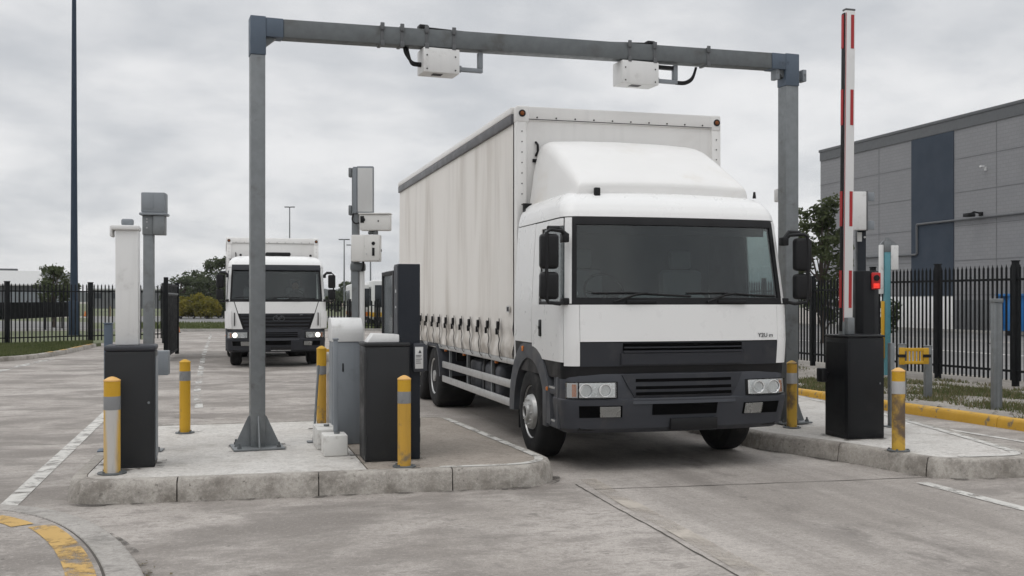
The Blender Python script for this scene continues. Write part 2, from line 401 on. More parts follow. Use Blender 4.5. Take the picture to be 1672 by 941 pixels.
# ------------------------------------------------------------------ ground
I = .20
mb = MB(); mb.poly([(-2500, -300, 0), (2500, -300, 0), (2500, 3500, 0), (-2500, 3500, 0)])
struct(mb.build('ground', 'ground', ang=0))
def sheet(name, pts, z, m):
    mb = MB(); mb.poly([(p[0], p[1], z) for p in pts]); return struct(mb.build(name, m, ang=0))
def ribbon(pts, w, z, mb=None, jit=0):
    mb = mb or MB(); Lr, Rr = [], []
    pts = [Vector((p[0], p[1], 0)) for p in pts]
    for i, p in enumerate(pts):
        t = (pts[min(i+1, len(pts)-1)]-pts[max(i-1, 0)]).normalized(); nrm = Vector((-t.y, t.x, 0))
        ww = w*(1+jit*(rnd.random()-.5))
        Lr.append((p.x+nrm.x*ww/2, p.y+nrm.y*ww/2, z)); Rr.append((p.x-nrm.x*ww/2, p.y-nrm.y*ww/2, z))
    mb.grid([Lr, Rr]); return mb
def wiggle(a, b, n, amp):
    a, b = Vector(a[:2]), Vector(b[:2]); d = (b-a); nn = Vector((-d.y, d.x)).normalized(); out = []; o = 0
    for i in range(n+1):
        o = o*.7+rnd.uniform(-amp, amp); out.append(a+d*i/n+nn*(o if 0 < i < n else 0))
    return out
# slab joints
mb = MB()
ribbon(wiggle((3.22, 9.35), (3.05, 2.0), 70, .006), .013, .004, mb, .7)
ribbon(wiggle((3.3, 9.05), (13, 8.3), 60, .006), .013, .004, mb, .8)
ribbon(wiggle((-8, 13.9), (-1.45, 13.6), 40, .01), .012, .004, mb, .8)
struct(mb.build('slab_joint', 'joint', ang=0))
# hairline cracks in the slabs
mb = MB()
for a, b in (((-.9, 15.4), (.9, 14.6)), ((-.7, 16.3), (.2, 15.7))):
    ribbon(wiggle(a, b, 30, .03), .010, .004, mb, .9)
struct(mb.build('pavement_crack', 'joint', ang=0))
# lane markings
struct(ribbon([(-1.84, 8.3), (-1.76, 9.31), (-1.73, 16.3), (-1.76, 24)], .15, .006).build('lane_marking', 'line', ang=0))
struct(ribbon([(-.38, 17.6), (-.48, 20.7), (-.6, 34), (-.6, 56)], .13, .006).build('lane_marking', 'line_thin', ang=0))
struct(ribbon([(6.44, 8.55), (6.45, 7.24), (6.46, 3)], .13, .006).build('lane_marking', 'line', ang=0))
struct(ribbon([(3.42, 9.6), (3.36, 8.4), (3.28, 6), (3.2, 3)], .17, .006).build('lane_marking', 'line_pale', ang=0))
a = at(1310, 663, 0); b = at(1672, 722, 0)
struct(ribbon([a+(a-b)*2, a, b, b+(b-a)], .10, .006).build('lane_marking', 'line', ang=0))
a = at(0, 606, 0); b = at(60, 592, 0)
struct(ribbon([a+(a-b)*1, a, b, b+(b-a)*.5], .22, .006).build('lane_marking', 'line_thin', ang=0))

# ------------------------------------------------------------------ traffic islands
def rounded(poly, rads, seg=7):
    out = []; n = len(poly)
    for i, p in enumerate(poly):
        p = Vector(p); a = Vector(poly[i-1])-p; b = Vector(poly[(i+1) % n])-p; r = rads[i]
        if r <= 0: out.append(p); continue
        A = p+a.normalized()*r; B = p+b.normalized()*r
        for k in range(seg+1):
            t = k/seg; out.append(A*(1-t)**2+p*2*t*(1-t)+B*t*t)
    return out
def offset(poly, d):
    n = len(poly); out = []
    for i in range(n):
        a, p, b = poly[i-1], poly[i], poly[(i+1) % n]
        t = ((p-a).normalized()+(b-p).normalized()).normalized(); nn = Vector((-t.y, t.x)); out.append(p+nn*d)
    return out
def area(p): return sum(p[i-1].x*p[i].y-p[i].x*p[i-1].y for i in range(len(p)))/2
def resample(poly, step):
    out = []; n = len(poly)
    for i in range(n):
        a, b = poly[i], poly[(i+1) % n]; k = max(1, int((b-a).length/step))
        out += [a.lerp(b, j/k) for j in range(k)]
    return out
def island(poly, rads, h=I, seglen=1.2, kw=.16):
    o = rounded(poly, rads)
    if area(o) < 0: o = o[::-1]
    o = resample(o, .10)
    prof = [(0, -.02), (.012, h*.35), (.03, h-.035), (.042, h-.012), (.065, h), (kw, h), (kw, h-.06)]
    rings = [[(q.x, q.y, z) for q in offset(o, d)] for d, z in prof]
    mb = MB(); n = len(o); cum = 0; run = [0]; chunks = []
    start = 0
    for i in range(n):
        cum += (o[(i+1) % n]-o[i]).length
        if cum > seglen or i == n-1:
            chunks.append((start, i+1)); start = i+1; cum = 0
    for s, e in chunks:
        idx = [k % n for k in range(s, e+1)]
        P = []
        for r in rings:
            row = [Vector(r[k]) for k in idx]
            if len(row) > 1:
                row[0] = row[0]+(row[1]-row[0]).normalized()*.006; row[-1] = row[-1]+(row[-2]-row[-1]).normalized()*.006
            P.append([v+Vector((rnd.uniform(-.0025, .0025), rnd.uniform(-.0025, .0025), 0)) for v in row])
        V = mb.grid(P)
        for j in (0, -1): mb.bm.faces.new([row[j] for row in V])
    struct(mb.build('kerb', 'kerb', ang=40))
    core = offset(o, .03); mb = MB(); mb.prism([(p.x, p.y) for p in core], 'z', -.02, h-.05); struct(mb.build('kerb_joint', 'joint', ang=0))
    return offset(o, kw+.008)
pl = [(-1.34, 9.50), (3.18, 9.28), (2.92, 13.70), (-1.20, 13.70)]
inner = island(pl, [.45, .75, .35, .35], seglen=1.15)
def run_of(poly, cond):                 # the one continuous stretch of the outline that meets cond
    n = len(poly); st = next(i for i in range(n) if not cond(poly[i])); q = [poly[(st+i) % n] for i in range(n)]
    runs, cur = [], []
    for p in q:
        if cond(p): cur.append(p)
        elif cur: runs.append(cur); cur = []
    if cur: runs.append(cur)
    return max(runs, key=len)
def grime_shade(pts, w): struct(ribbon(pts, w, .007).build('kerb_grime', 'grime_shade', ang=0))
def clip(poly, x, keep_left):
    out = []; n = len(poly)
    for i in range(n):
        a, b = poly[i], poly[(i+1) % n]; ia = (a.x <= x) == keep_left; ib = (b.x <= x) == keep_left
        if ia: out.append(a)
        if ia != ib: out.append(a.lerp(b, (x-a.x)/(b.x-a.x)))
    return out
gr_ = rounded(pl, [.45, .75, .35, .35]); gr_ = gr_ if area(gr_) > 0 else gr_[::-1]; gr_ = offset(resample(gr_, .1), -.03); grime_shade(gr_[3:-3], .09)
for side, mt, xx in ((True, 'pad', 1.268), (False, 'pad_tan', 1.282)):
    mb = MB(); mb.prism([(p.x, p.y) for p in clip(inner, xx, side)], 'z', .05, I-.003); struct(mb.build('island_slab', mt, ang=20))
# white edge paint on the island
e = offset(inner, -.03)
pts = run_of(e, lambda p: p.x > 1.9 and p.y < 13.4)
struct(ribbon(pts, .085, I+.004).build('edge_marking', 'line', ang=0))
pr = [(5.93, 17.5), (5.97, 12), (6.02, 11.05), (6.50, 9.75), (6.70, 8.62), (7.95, 8.50), (8.25, 9.6), (9.0, 12.7), (9.3, 17.5)]
inner = island(pr, [.2, .1, .15, .3, .42, .5, .5, .1, .2], h=.19, seglen=1.1)
gr_ = rounded(pr, [.2, .1, .15, .3, .42, .5, .5, .1, .2]); gr_ = gr_ if area(gr_) > 0 else gr_[::-1]; gr_ = offset(resample(gr_, .1), -.03); grime_shade(gr_[3:-3], .09)
mb = MB(); mb.prism([(p.x, p.y) for p in inner], 'z', .05, .187); struct(mb.build('island_slab', 'pad', ang=20))
e = offset(inner, .05); pts = run_of(e, lambda p: p.x > 7.05 and p.y < 16.5)
struct(ribbon(pts, .10, .194).build('edge_marking', 'line', ang=0))

# near left: low kerbed apron with a yellow line
ok = [at(x, y, .1) for x, y in ((-160, 826), (-80, 822), (0, 823), (60, 828), (110, 838), (150, 853), (185, 876), (212, 905), (230, 938), (238, 980), (240, 1060), (236, 1250))]
def smooth(pts, k=4):
    out = []
    for i in range(len(pts)-1):
        p0, p1, p2, p3 = pts[max(i-1, 0)], pts[i], pts[i+1], pts[min(i+2, len(pts)-1)]
        for j in range(k):
            t = j/k; out.append(.5*((2*p1)+(p2-p0)*t+(2*p0-5*p1+4*p2-p3)*t*t+(3*p1-p0-3*p2+p3)*t**3))
    return out+[pts[-1]]
ok = smooth(ok); 
def side_off(pts, d):
    out = []
    for i, p in enumerate(pts):
        t = (pts[min(i+1, len(pts)-1)]-pts[max(i-1, 0)]).normalized(); out.append(p+Vector((t.y, -t.x, 0))*d)
    return out
mb = MB()
prof = [(-.05, -.02), (-.03, .06), (-.012, .09), (.01, .10), (.19, .10), (.20, .085)]
mb.grid([[Vector((q.x, q.y, z)) for q in side_off(ok, d)] for d, z in prof]); struct(mb.build('kerb', 'apron_kerb', ang=40))
grime_shade(side_off(ok, -.08), .12)
inn = side_off(ok, .213)
mb = MB(); mb.prism([(p.x, p.y) for p in inn]+[(-6, 2.5), (-6, 9.2)], 'z', -.02, .098); struct(mb.build('apron_slab', 'ground', ang=20))
mb = MB(); mb.grid([[Vector((q.x, q.y, .093)) for q in side_off(ok, d)] for d in (.19, .222)]); struct(mb.build('kerb_joint', 'joint', ang=0))
yl = side_off(ok, .42)
struct(ribbon(yl[6:19], .16, .103).build('lane_marking', 'line_yel', ang=0)); struct(ribbon(side_off(ok, .33)[19:46], .17, .103).build('lane_marking', 'line_yel', ang=0))

# right verge with yellow kerb
def kl(y): return 10.26+(-.30/5.0)*(y-11.52)
ys = [2+.5*i for i in range(70)]
mb = MB(); prof = [(0, -.02), (.01, .10), (.03, .135), (.05, .145), (.17, .145), (.18, .05)]
n0 = 0
for k in range(0, len(ys)-4, 4):
    yy = ys[k:k+5]; P = [[Vector((kl(y)+d+rnd.uniform(-.003, .003), y+(.006 if i == 0 else -.006 if i == 4 else 0), z)) for i, y in enumerate(yy)] for d, z in prof]
    V = mb.grid(P)
    for j in (0, -1): mb.bm.faces.new([r[j] for r in V])
struct(mb.build('yellow_kerb', 'kerb_yellow', ang=40))
def bumpy(name, x0f, x1f, y0, y1, nx, ny, z, amp, m):
    P = []
    for j in range(ny+1):
        y = y0+(y1-y0)*j/ny; row = []
        for i in range(nx+1):
            x = x0f(y)+(x1f(y)-x0f(y))*i/nx; edge = min(1, i/2, (nx-i)/2)
            row.append((x, y, z+amp*edge*noise.noise((x*1.3, y*1.3, 3))))
        P.append(row)
    mb = MB(); mb.grid(P); return struct(mb.build(name, m, ang=60))
bumpy('verge', lambda y: kl(y)+.17, lambda y: 15.6, 2, 34, 40, 160, .125, .04, 'dirt')
def blades(name, pts, h, m, label, w=.012):
    V, F = [], []
    for (x, y, z) in pts:
        a = rnd.uniform(0, 6.28); hh = h*rnd.uniform(.5, 1.3); dx, dy = math.cos(a)*w, math.sin(a)*w; lx, ly = rnd.gauss(0, .45)*hh, rnd.gauss(0, .45)*hh
        i = len(V); V += [(x-dx, y-dy, z-.01), (x+dx, y+dy, z-.01), (x+lx, y+ly, z+hh)]; F.append((i, i+1, i+2))
    return tag(raw(name, V, F, m), label, 'grass', kind='stuff')
pts, dry = [], []
while len(pts) < 20000:
    y = rnd.uniform(9, 30); x = rnd.uniform(kl(y)+.2, 14.1)
    f = noise.noise((x*.55, y*.55, 0))+.35*noise.noise((x*2.1, y*2.1, 5))+(.25 if x > 10.9 else -.1)-(.45 if x > 13.3 else 0)
    if f > .10+rnd.uniform(-.15, .25):
        (pts if rnd.random() < .55 else dry).append((x, y, .125))
blades('grass', pts, .06, 'blade', 'patchy green grass on the dirt verge behind the yellow kerb')
blades('grass', dry, .065, 'blade_dry', 'dry straw coloured grass on the dirt verge behind the yellow kerb')
# stones on the verge: uncountable rubble
V, F = [], []
for k in range(420):
    y = rnd.uniform(10, 26); x = rnd.uniform(kl(y)+.25, 14.6); r = rnd.choice((.015, .02, .03, .05)); i = len(V)
    for dx, dy, dz in ((1, 0, 0), (-1, 0, 0), (0, 1, 0), (0, -1, 0), (0, 0, 1), (0, 0, -1)):
        V.append((x+dx*r*rnd.uniform(.6, 1.2), y+dy*r*rnd.uniform(.6, 1.2), .13+dz*r*rnd.uniform(.4, .9)))
    F += [(i, i+2, i+4), (i+2, i+1, i+4), (i+1, i+3, i+4), (i+3, i, i+4), (i+2, i, i+5), (i+1, i+2, i+5), (i+3, i+1, i+5), (i, i+3, i+5)]
tag(raw('gravel', V, F, 'dirt'), 'loose stones scattered over the bare verge by the black fence', 'gravel', kind='stuff')
# leaf litter by the near kerb
V, F = [], []
for k in range(46):
    p = ok[28+int(abs(rnd.gauss(0, 5)))]; x = p.x+.05+abs(rnd.gauss(0, .05)); y = p.y+rnd.gauss(0, .12); a = rnd.uniform(0, 6.28); l = rnd.uniform(.008, .025); i = len(V)
    for s, q in ((1, 0), (0, .4), (-1, 0), (0, -.4)):
        V.append((x+math.cos(a)*l*s-math.sin(a)*l*q, y+math.sin(a)*l*s+math.cos(a)*l*q, .006+rnd.uniform(0, .012)))
    F.append((i, i+1, i+2, i+3))
tag(raw('leaf_litter', V, F, 'litter'), 'dry leaves caught against the near kerb', 'leaves', kind='stuff')

# street beyond the right fence
sheet('street', [(15.6, 2), (39, 2), (39, 90), (15.6, 90)], .004, 'asphalt')
struct(ribbon([(24, 10), (24, 85)], .35, .008).build('lane_marking', 'line', ang=0))
struct(ribbon([(31, 10), (31, 85)], .5, .008).build('lane_marking', 'line_pale', ang=0))
mb = MB(); mb.box(38.4, 38.7, 5, 88, -.02, .14, .02); struct(mb.build('far_kerb', 'gutter'))
# verge on the left
vl = [at(x, y, .0) for x, y in ((-260, 606), (-120, 598), (0, 591), (60, 586), (105, 579), (140, 571), (158, 567))]
vl = smooth(vl)
mb = MB(); prof = [(0, -.02), (.02, .10), (.05, .13), (.2, .13), (.21, .05)]
mb.grid([[Vector((q.x, q.y, z)) for q in side_off(vl, -d)] for d, z in prof]); struct(mb.build('kerb', 'kerb', ang=40))
for a_, b_ in ((6, 7), (14, 15), (16, 17), (18, 20), (21, 23)):
    s_ = side_off(vl, -.12)
    if b_+1 < len(s_): struct(ribbon(s_[a_:b_+1], .17, .136).build('kerb_marking', 'line_yel', ang=0))
vi = side_off(vl, -.2)
back = [at(165, 561, .1), at(60, 560, .1), at(0, 562, .1), at(-260, 566, .1)]
mb = MB(); mb.prism([(p.x, p.y) for p in vi]+[(p.x, p.y) for p in back], 'z', -.02, .11); struct(mb.build('verge', 'turf', ang=0))
pts = []
for k in range(26000):
    i = rnd.randrange(len(vi)-1); p = vi[i].lerp(vi[i+1], rnd.random()); q = back[0].lerp(back[-1], 1-(i+rnd.random())/len(vi)); r = p.lerp(q, rnd.random()**.8*.85); pts.append((r.x, r.y, .11))
blades('grass', pts, .12, 'blade', 'short green grass on the kerbed verge in front of the left fence', .02)
def quadpx(name, pp, z, m): return sheet(name, [at(x, y, z) for x, y in pp], z, m)
quadpx('verge', ((-400, 563), (165, 560), (250, 553), (250, 543), (120, 540), (-400, 545)), .012, 'turf')
quadpx('street', ((-500, 545), (260, 538), (262, 528), (-500, 516)), .008, 'asphalt')
struct(ribbon([at(-300, 539, 0), at(0, 538, 0), at(115, 537, 0), at(180, 536.5, 0)], .5, .014).build('lane_marking', 'line', ang=0))
quadpx('verge', ((-500, 516), (262, 528), (262, 521), (-500, 510)), .010, 'turf')
# far verge across the end of the yard
quadpx('verge', ((150, 541), (380, 539), (540, 540), (700, 540), (700, 527), (150, 527)), .02, 'turf')
a, b = at(140, 542, 0), at(700, 541, 0)
mb = MB(); d = (b-a); mb.grid([[a+d*t+Vector((0, dy, z)) for t in [i/30 for i in range(31)]] for dy, z in ((0, -.02), (.02, .15), (.25, .15))]); struct(mb.build('far_kerb', 'gutter'))
quadpx('street', ((150, 527), (700, 527), (700, 517), (150, 517)), .016, 'asphalt')
quadpx('verge', ((-900, 516.5), (900, 516.5), (1500, 496), (-1500, 496)), .006, 'turf')
pts = []
for k in range(9000):
    p = at(rnd.uniform(200, 690), rnd.uniform(527.5, 539), .02); pts.append((p.x, p.y, .02))
blades('grass', pts, .16, 'blade', 'strip of green grass across the far end of the yard', .04)

# ------------------------------------------------------------------ trees
def tree(name, loc, h, rad, crown0, label, m='leaf', n=5200, leaf=.16, group=None, squash=1., cat='tree', trunk=True, clumps=46):
    t = thing(name, label, cat, loc, 0, group)
    cz = (h+crown0)/2; rz = (h-crown0)/2; V, F = [], []; cl = []
    for k in range(clumps):
        while True:
            p = Vector((rnd.uniform(-1, 1), rnd.uniform(-1, 1), rnd.uniform(-1, 1)))
            if .2 < p.length < 1: break
        p = p.normalized()*(p.length**.45)
        wob = .78+.4*noise.noise(p*1.7+Vector(loc)*.37)
        cl.append((Vector((p.x*rad*wob, p.y*rad*wob*squash, cz+p.z*rz*wob)), rnd.uniform(.16, .34)*rad))
    for k in range(n):
        c, r = cl[rnd.randrange(len(cl))]
        d = Vector((rnd.gauss(0, 1), rnd.gauss(0, 1), rnd.gauss(0, .8))); d = d.normalized()*(rnd.random()**.4)*r
        p = c+d; s = leaf*rnd.uniform(.5, 1.25)
        u = Vector((rnd.gauss(0, 1), rnd.gauss(0, 1), rnd.gauss(0, .6))).normalized(); v = u.cross(Vector((rnd.gauss(0, 1), rnd.gauss(0, 1), rnd.gauss(0, 1)))).normalized()
        i = len(V); V += [p-u*s, p+v*s*.5, p+u*s, p-v*s*.5]; F.append((i, i+1, i+2, i+3))
    raw('crown', V, F, m, t)
    mb = MB()
    if trunk:
        mb.tube([(0, 0, -.1), (.05, 0, crown0*.6), (-.05, .05, cz), (0, 0, h*.85)], [rad*.10, rad*.075, rad*.05, rad*.015], 8)
        for c, r in cl[::3]:
            st = Vector((0, 0, crown0*.5+rnd.random()*(cz-crown0*.4))); mb.tube([st, st.lerp(c, .5)+Vector((0, 0, -.06*rad)), c], [rad*.04, rad*.025, rad*.008], 5)
    else:
        for c, r in cl[::4]: mb.tube([(0, 0, 0), c*.5, c], [.03, .02, .01], 4)
    mb.build('trunk' if trunk else 'stem', 'bark', t); return t
tree('broadleaf_tree', far(1343, 42, 0), 5.9, 1.35, .5, 'dark green tree beside the grey warehouse wall, behind the black fence', n=5600, leaf=.11, clumps=60)
tree('broadleaf_tree', far(1425, 34, 0), 2.6, .9, .2, 'low dark bush behind the barrier housing near the warehouse', n=1800, leaf=.09, clumps=20)
tree('broadleaf_tree', far(88, 66, 0), 4.2, 1.55, .7, 'small bushy tree behind the left fence, beside the tall dark mast', n=2600, leaf=.13, clumps=40)
G = 'trees across the street'
for k, (px, d, h, r, c0, lab) in enumerate(((296, 112, 4.6, 2.4, .9, 'leftmost round tree behind the yellow bushes, beside the open gate'), (322, 116, 5.2, 2.3, 1., 'tallest of the trees behind the yellow bushes'), (345, 112, 4.6, 2.0, .8, 'tree behind the bushes just left of the rear truck'),
        (372, 100, 6.6, 1.9, 1.2, 'taller tree half hidden by the rear white truck'), (395, 108, 5., 2.2, .6, 'tree wholly behind the rear truck cab'))):
    if k < 4: tree('broadleaf_tree', far(px, d, 0), h, r, c0, lab, 'leaf_far', n=2700, leaf=.19, group=G, clumps=46)
for k, (px, d, h, r, m, lab) in enumerate(((296, 96, 1.9, 1.3, 'leaf_bush', 'yellow green bush next to the open black gate'), (316, 97, 2.5, 1.5, 'leaf_bush', 'tallest yellow green bush, in the middle of the row'), (338, 96, 2.0, 1.45, 'leaf_bush', 'yellow green bush closest to the rear truck'),
        (356, 99, 2.2, 1.3, 'leaf_far', 'dark green bush beside the rear truck'), (282, 99, 2.0, 1.2, 'leaf_far', 'dark green bush behind the open gate leaf'))):
    tree('roadside_bush', far(px, d, 0), h, r, .05, lab, m, n=2600, leaf=.15, group='bushes across the street', cat='bush', trunk=False, clumps=34)
tree('broadleaf_tree', far(548, 150, 0), 2.9, 1.9, .2, 'small dark tree in front of the far pale houses', 'leaf_far', n=1500, leaf=.25, clumps=24)
tree('broadleaf_tree', far(571, 160, 0), 4.5, 2.6, .4, 'green tree beside the pale houses and the camera pole', 'leaf_far', n=1800, leaf=.28, clumps=30)

# far hills
def hills():
    P = []; base = []
    for i in range(200):
        px = -300+i*9; d = 900
        h = 7.5+4.5*noise.noise((px*.006, 1, 0))+2.2*noise.noise((px*.03, 4, 0))+1.6*noise.noise((px*.13, 7, 0))
        h *= 1.25 if 500 < px < 720 else .8
        row = []
        for k, (f, dd) in enumerate(((-.3, -60), (.25, -30), (.62, -12), (.85, -4), (1, 0), (.7, 60), (-.3, 160))):
            p = far(px, d+dd, 0); row.append((p.x, p.y, max(-1, f*h*1.3+1.2*noise.noise((px*.2, k, 9)))))
        P.append(row)
    mb = MB(); mb.grid(P); return struct(mb.build('hills', 'hill', ang=80))
hills()

# ------------------------------------------------------------------ fences
def fence(name, a, b, h, z0, gap, bay, label, pw=.022, post=.075, skip=()):
    a, b = Vector((*a[:2], 0)), Vector((*b[:2], 0)); d = b-a; Ln = d.length; t = thing(name, label, 'fence', (a.x, a.y, z0), math.atan2(d.y, d.x))
    nb = max(1, round(Ln/bay)); bw = Ln/nb
    for i in range(nb+1):
        mb = MB(); x = i*bw; mb.box(x-post/2, x+post/2, -post/2, post/2, -.15, h+.08, .006); mb.box(x-post*.6, x+post*.6, -post*.6, post*.6, h+.08, h+.10, .004); mb.build('post', 'fence', t)
    for i in range(nb):
        mb = MB(); x0 = i*bw+post/2; x1 = (i+1)*bw-post/2
        for zz in (.30, h-.26): mb.box(x0, x1, -.022, .022, zz-.022, zz+.022)
        n = max(1, round((x1-x0)/gap))
        for k in range(n):
            x = x0+(k+.5)*(x1-x0)/n
            mb.box(x-pw/2, x+pw/2, -pw/2-.003, pw/2+.003, .12, h-.03); mb.cyl((x, 0, h-.03), (x, 0, h+.03), pw*.6, .002, 6)
        mb.build('picket_panel', 'fence', t)
    return t
fence('palisade_fence', (15.2, 6.3), (14.15, 20.5), 2.3, .1, .117, 2.05, 'black steel picket fence on the dirt verge below the grey warehouse', pw=.026, post=.10)
fence('palisade_fence', (14.15, 20.55), (14.3, 33), 2.15, .1, .14, 2.5, 'black picket fence run behind the right gantry post, in front of the tree', pw=.03, post=.10)
p0, p1 = Vector((-7.56, 40.91, 0)), Vector((-4.99, 42.6, 0)); dd = (p1-p0)
fence('palisade_fence', p0-dd*2, p0+dd*2.05, 2.25, .08, .15, dd.length, 'black picket fence across the left grass verge behind the tall dark mast', pw=.035, post=.15)
# open gate leaf
ga, gb = at(271, 590, 0), at(289, 578, 0); d = gb-ga
g = thing('security_gate', 'open black mesh gate leaf standing edge on beside the left fence', 'gate', ga, math.atan2(d.y, d.x)); W = d.length
for x in (0, W): mb = MB(); mb.box(x-.07, x+.07, -.06, .06, 0, 2.4 if x == 0 else 2.3, .008); mb.build('post', 'fence', g)
mb = MB()
for zz in (.15, 1.9, 2.2): mb.box(.07, W-.07, -.03, .03, zz-.03, zz+.03)
mb.build('gate_frame', 'fence', g)
mb = MB(); n = int(W/.09)
for k in range(n): x = .1+k*(W-.2)/n; mb.box(x, x+.045, -.02, .02, .15, 2.2)
mb.build('mesh_infill', 'fence', g)
mb = MB(); mb.box(.1, W-.1, -.045, -.031, 1.92, 1.96); mb.build('rail_strip', 'steel', g)
# black debris screen behind the left fence
a, b = far(-60, 50), far(128, 66); d = b-a
t = thing('debris_screen', 'long black screen fabric on posts behind the left fence', 'screen', a, math.atan2(d.y, d.x)); W = d.length
mb = MB(); mb.box(0, W, -.03, .03, .72, 1.62, .01); mb.build('screen_fabric', 'screen', t)
for k in range(7): mb = MB(); mb.box(W*k/6-.04, W*k/6+.04, .035, .11, 0, 1.7); mb.build('post', 'fence', t)
# mid fence far right of rear truck
a, b = at(528, 538, .0), at(664, 542, .0); d = b-a
fence('site_fence', a, b, 1.7, 0, .28, 2.2, 'low dark picket fence beyond the grass, right of the rear truck', pw=.06, post=.12)
a = at(120, 517, 0); b = at(480, 517, 0); d = b-a
t = thing('rail_fence', 'low pale post and wire fence in front of the yellow bushes', 'fence', a, math.atan2(d.y, d.x))
for k in range(13): mb = MB(); mb.box(d.length*k/12-.06, d.length*k/12+.06, -.06, .06, 0, 1.1); mb.build('post', 'brown', t)
mb = MB()
for zz in (.5, 1.0): mb.box(0, d.length, .065, .085, zz-.02, zz+.02)
mb.build('rail', 'steel', t)

# ------------------------------------------------------------------ warehouse
w = thing('warehouse', 'big grey block warehouse with one dark blue vertical band', 'building', (40, 0, 0))
Hh = 12.0; y0, y1 = 14, 64
mb = MB(); mb.box(0, 60, y0, y1, 0, Hh); mb.build('wall', 'wh', w)
mb = MB(); mb.box(-.10, 60.1, y0-.1, y1+.1, Hh-.02, Hh+.16, .02); mb.box(-.06, -.003, y0, y1, Hh-.62, Hh-.023); mb.build('parapet', 'wh_trim', w)
mb = MB(); mb.box(-.05, -.003, 50.27, 54.03, 2.0, Hh-.64); mb.build('blue_band', 'wh_blue', w)
mb = MB()
for z in (2.03, 3.95, 5.9, 7.8, 9.7):
    for (a, b) in ((y0, 50.2), (54.1, y1)): mb.box(-.015, -.003, a, b, z, z+.035)
for y in (20, 26, 32, 38, 44, 46.9, 57.3, 60.6): mb.box(-.017, -.0035, y-.014, y+.014, 2.1, Hh-.65)
mb.build('panel_joint', 'wh_joint', w)
mb = MB(); mb.box(-.07, -.003, 50.3, y1-2, .0, 1.95, .01); mb.build('base_panel', 'cabinet_white', w)
mb = MB(); mb.box(-.07, -.003, y0, 50.25, 0, 1.75, .01); mb.build('base_panel', 'wall_dark', w)
mb = MB(); zz = 6.35
mb.tube([(-.12, 30, zz-.1), (-.12, 53.4, zz-.1), (-.12, 53.42, zz-.15), (-.12, 53.4, 4.5), (-.12, 53.5, 4.45), (-.12, 59.6, 4.5)], .07, 8); mb.build('drain_pipe', 'wh_trim', w)
def onwall(px, py): 
    r = (px-CX)/FPX; t = 40/(r*ca+sa); return (-r*sa+ca)*t, EYE+(HY-py)/FPX*t
yy, zz = onwall(1603, 350)
mb = MB(); mb.box(-.12, -.003, yy-.12, yy+.12, zz-.1, zz+.12, .02); mb.tube([(-.1, yy, zz+.05), (-.45, yy+.05, zz+.12), (-.7, yy+.1, zz)], .05, 8); mb.box(-1.0, -.55, yy-.2, yy+.3, zz-.16, zz+.04, .04); mb.build('wall_lamp', 'black', w)
yy, zz = onwall(1610, 274)
mb = MB(); mb.box(-.08, -.003, yy-.07, yy+.07, zz-.17, zz+.04, .02); mb.tube([(-.06, yy, zz), (-.2, yy, zz-.03)], .03, 8); mb.box(-.38, -.14, yy-.07, yy+.07, zz, zz+.11, .02); mb.build('security_camera', 'cabinet_white', w)
# blue skip against the wall
y_a = onwall(1628, 500)[0]; y_b = y_a*36.8/40-4.75
t = thing('skip_container', 'bright blue steel skip standing at the warehouse wall behind the fence', 'skip', (38.0, y_b, 0))
mb = MB(); mb.prism([(0, .25), (4.6, .25), (4.75, 2.0), (-.15, 2.0)], 'x', -1.2, 1.2, .03); mb.build('skip_body', 'blue', t)
mb = MB()
for k in range(8): y = .3+k*.57; mb.box(-1.29, -1.203, y, y+.1, .35, 1.92, .01)
mb.box(-1.33, -1.203, -.12, 4.7, 1.93, 2.05, .01); mb.build('rib', 'blue', t)
mb = MB(); mb.box(-1.1, 1.1, .2, 2.2, 2.003, 3.4, .05); mb.build('lid_housing', 'blue', t)
for y in (.5, 4.1):
    for x in (-1.1, .9): mb = MB(); mb.cyl((x, y, .14), (x+.2, y, .14), .14, n=14); mb.build('wheel', 'rubber', t)

# left long shed
s0, s1 = far(-170, 108), far(128, 118); d = s1-s0
t = thing('storage_shed', 'long low shed with pale sheet roof behind the left fence', 'building', s0, math.atan2(d.y, d.x)); W = d.length
mb = MB(); mb.box(0, W, 0, 14, 0, 3.35); mb.build('wall', 'wall_dark', t)
mb = MB(); mb.prism([(-.5, 3.30), (5, 4.95), (9, 4.95), (14.5, 3.3), (14.5, 3.45), (9, 5.1), (5, 5.1), (-.5, 3.45)], 'x', -.4, W*.82); 
mb.build('roof', 'roof_pale', t)
mb = MB(); mb.prism([(-.2, 3.36), (5, 4.9), (9, 4.9), (14.2, 3.36)], 'x', W*.821, W+.1); mb.build('gable', 'wall_dark', t)
mb = MB()
for k in range(9): mb.box(W*(.06+k*.1), W*(.06+k*.1)+1.6, -.06, -.003, .2, 2.7, .01)
mb.build('bay_door', 'grey_cab', t)
mb = MB(); mb.box(W*.45, W*.70, 6, 8, 5.11, 5.35, .03); mb.build('roof_vent', 'wall_dark', t)
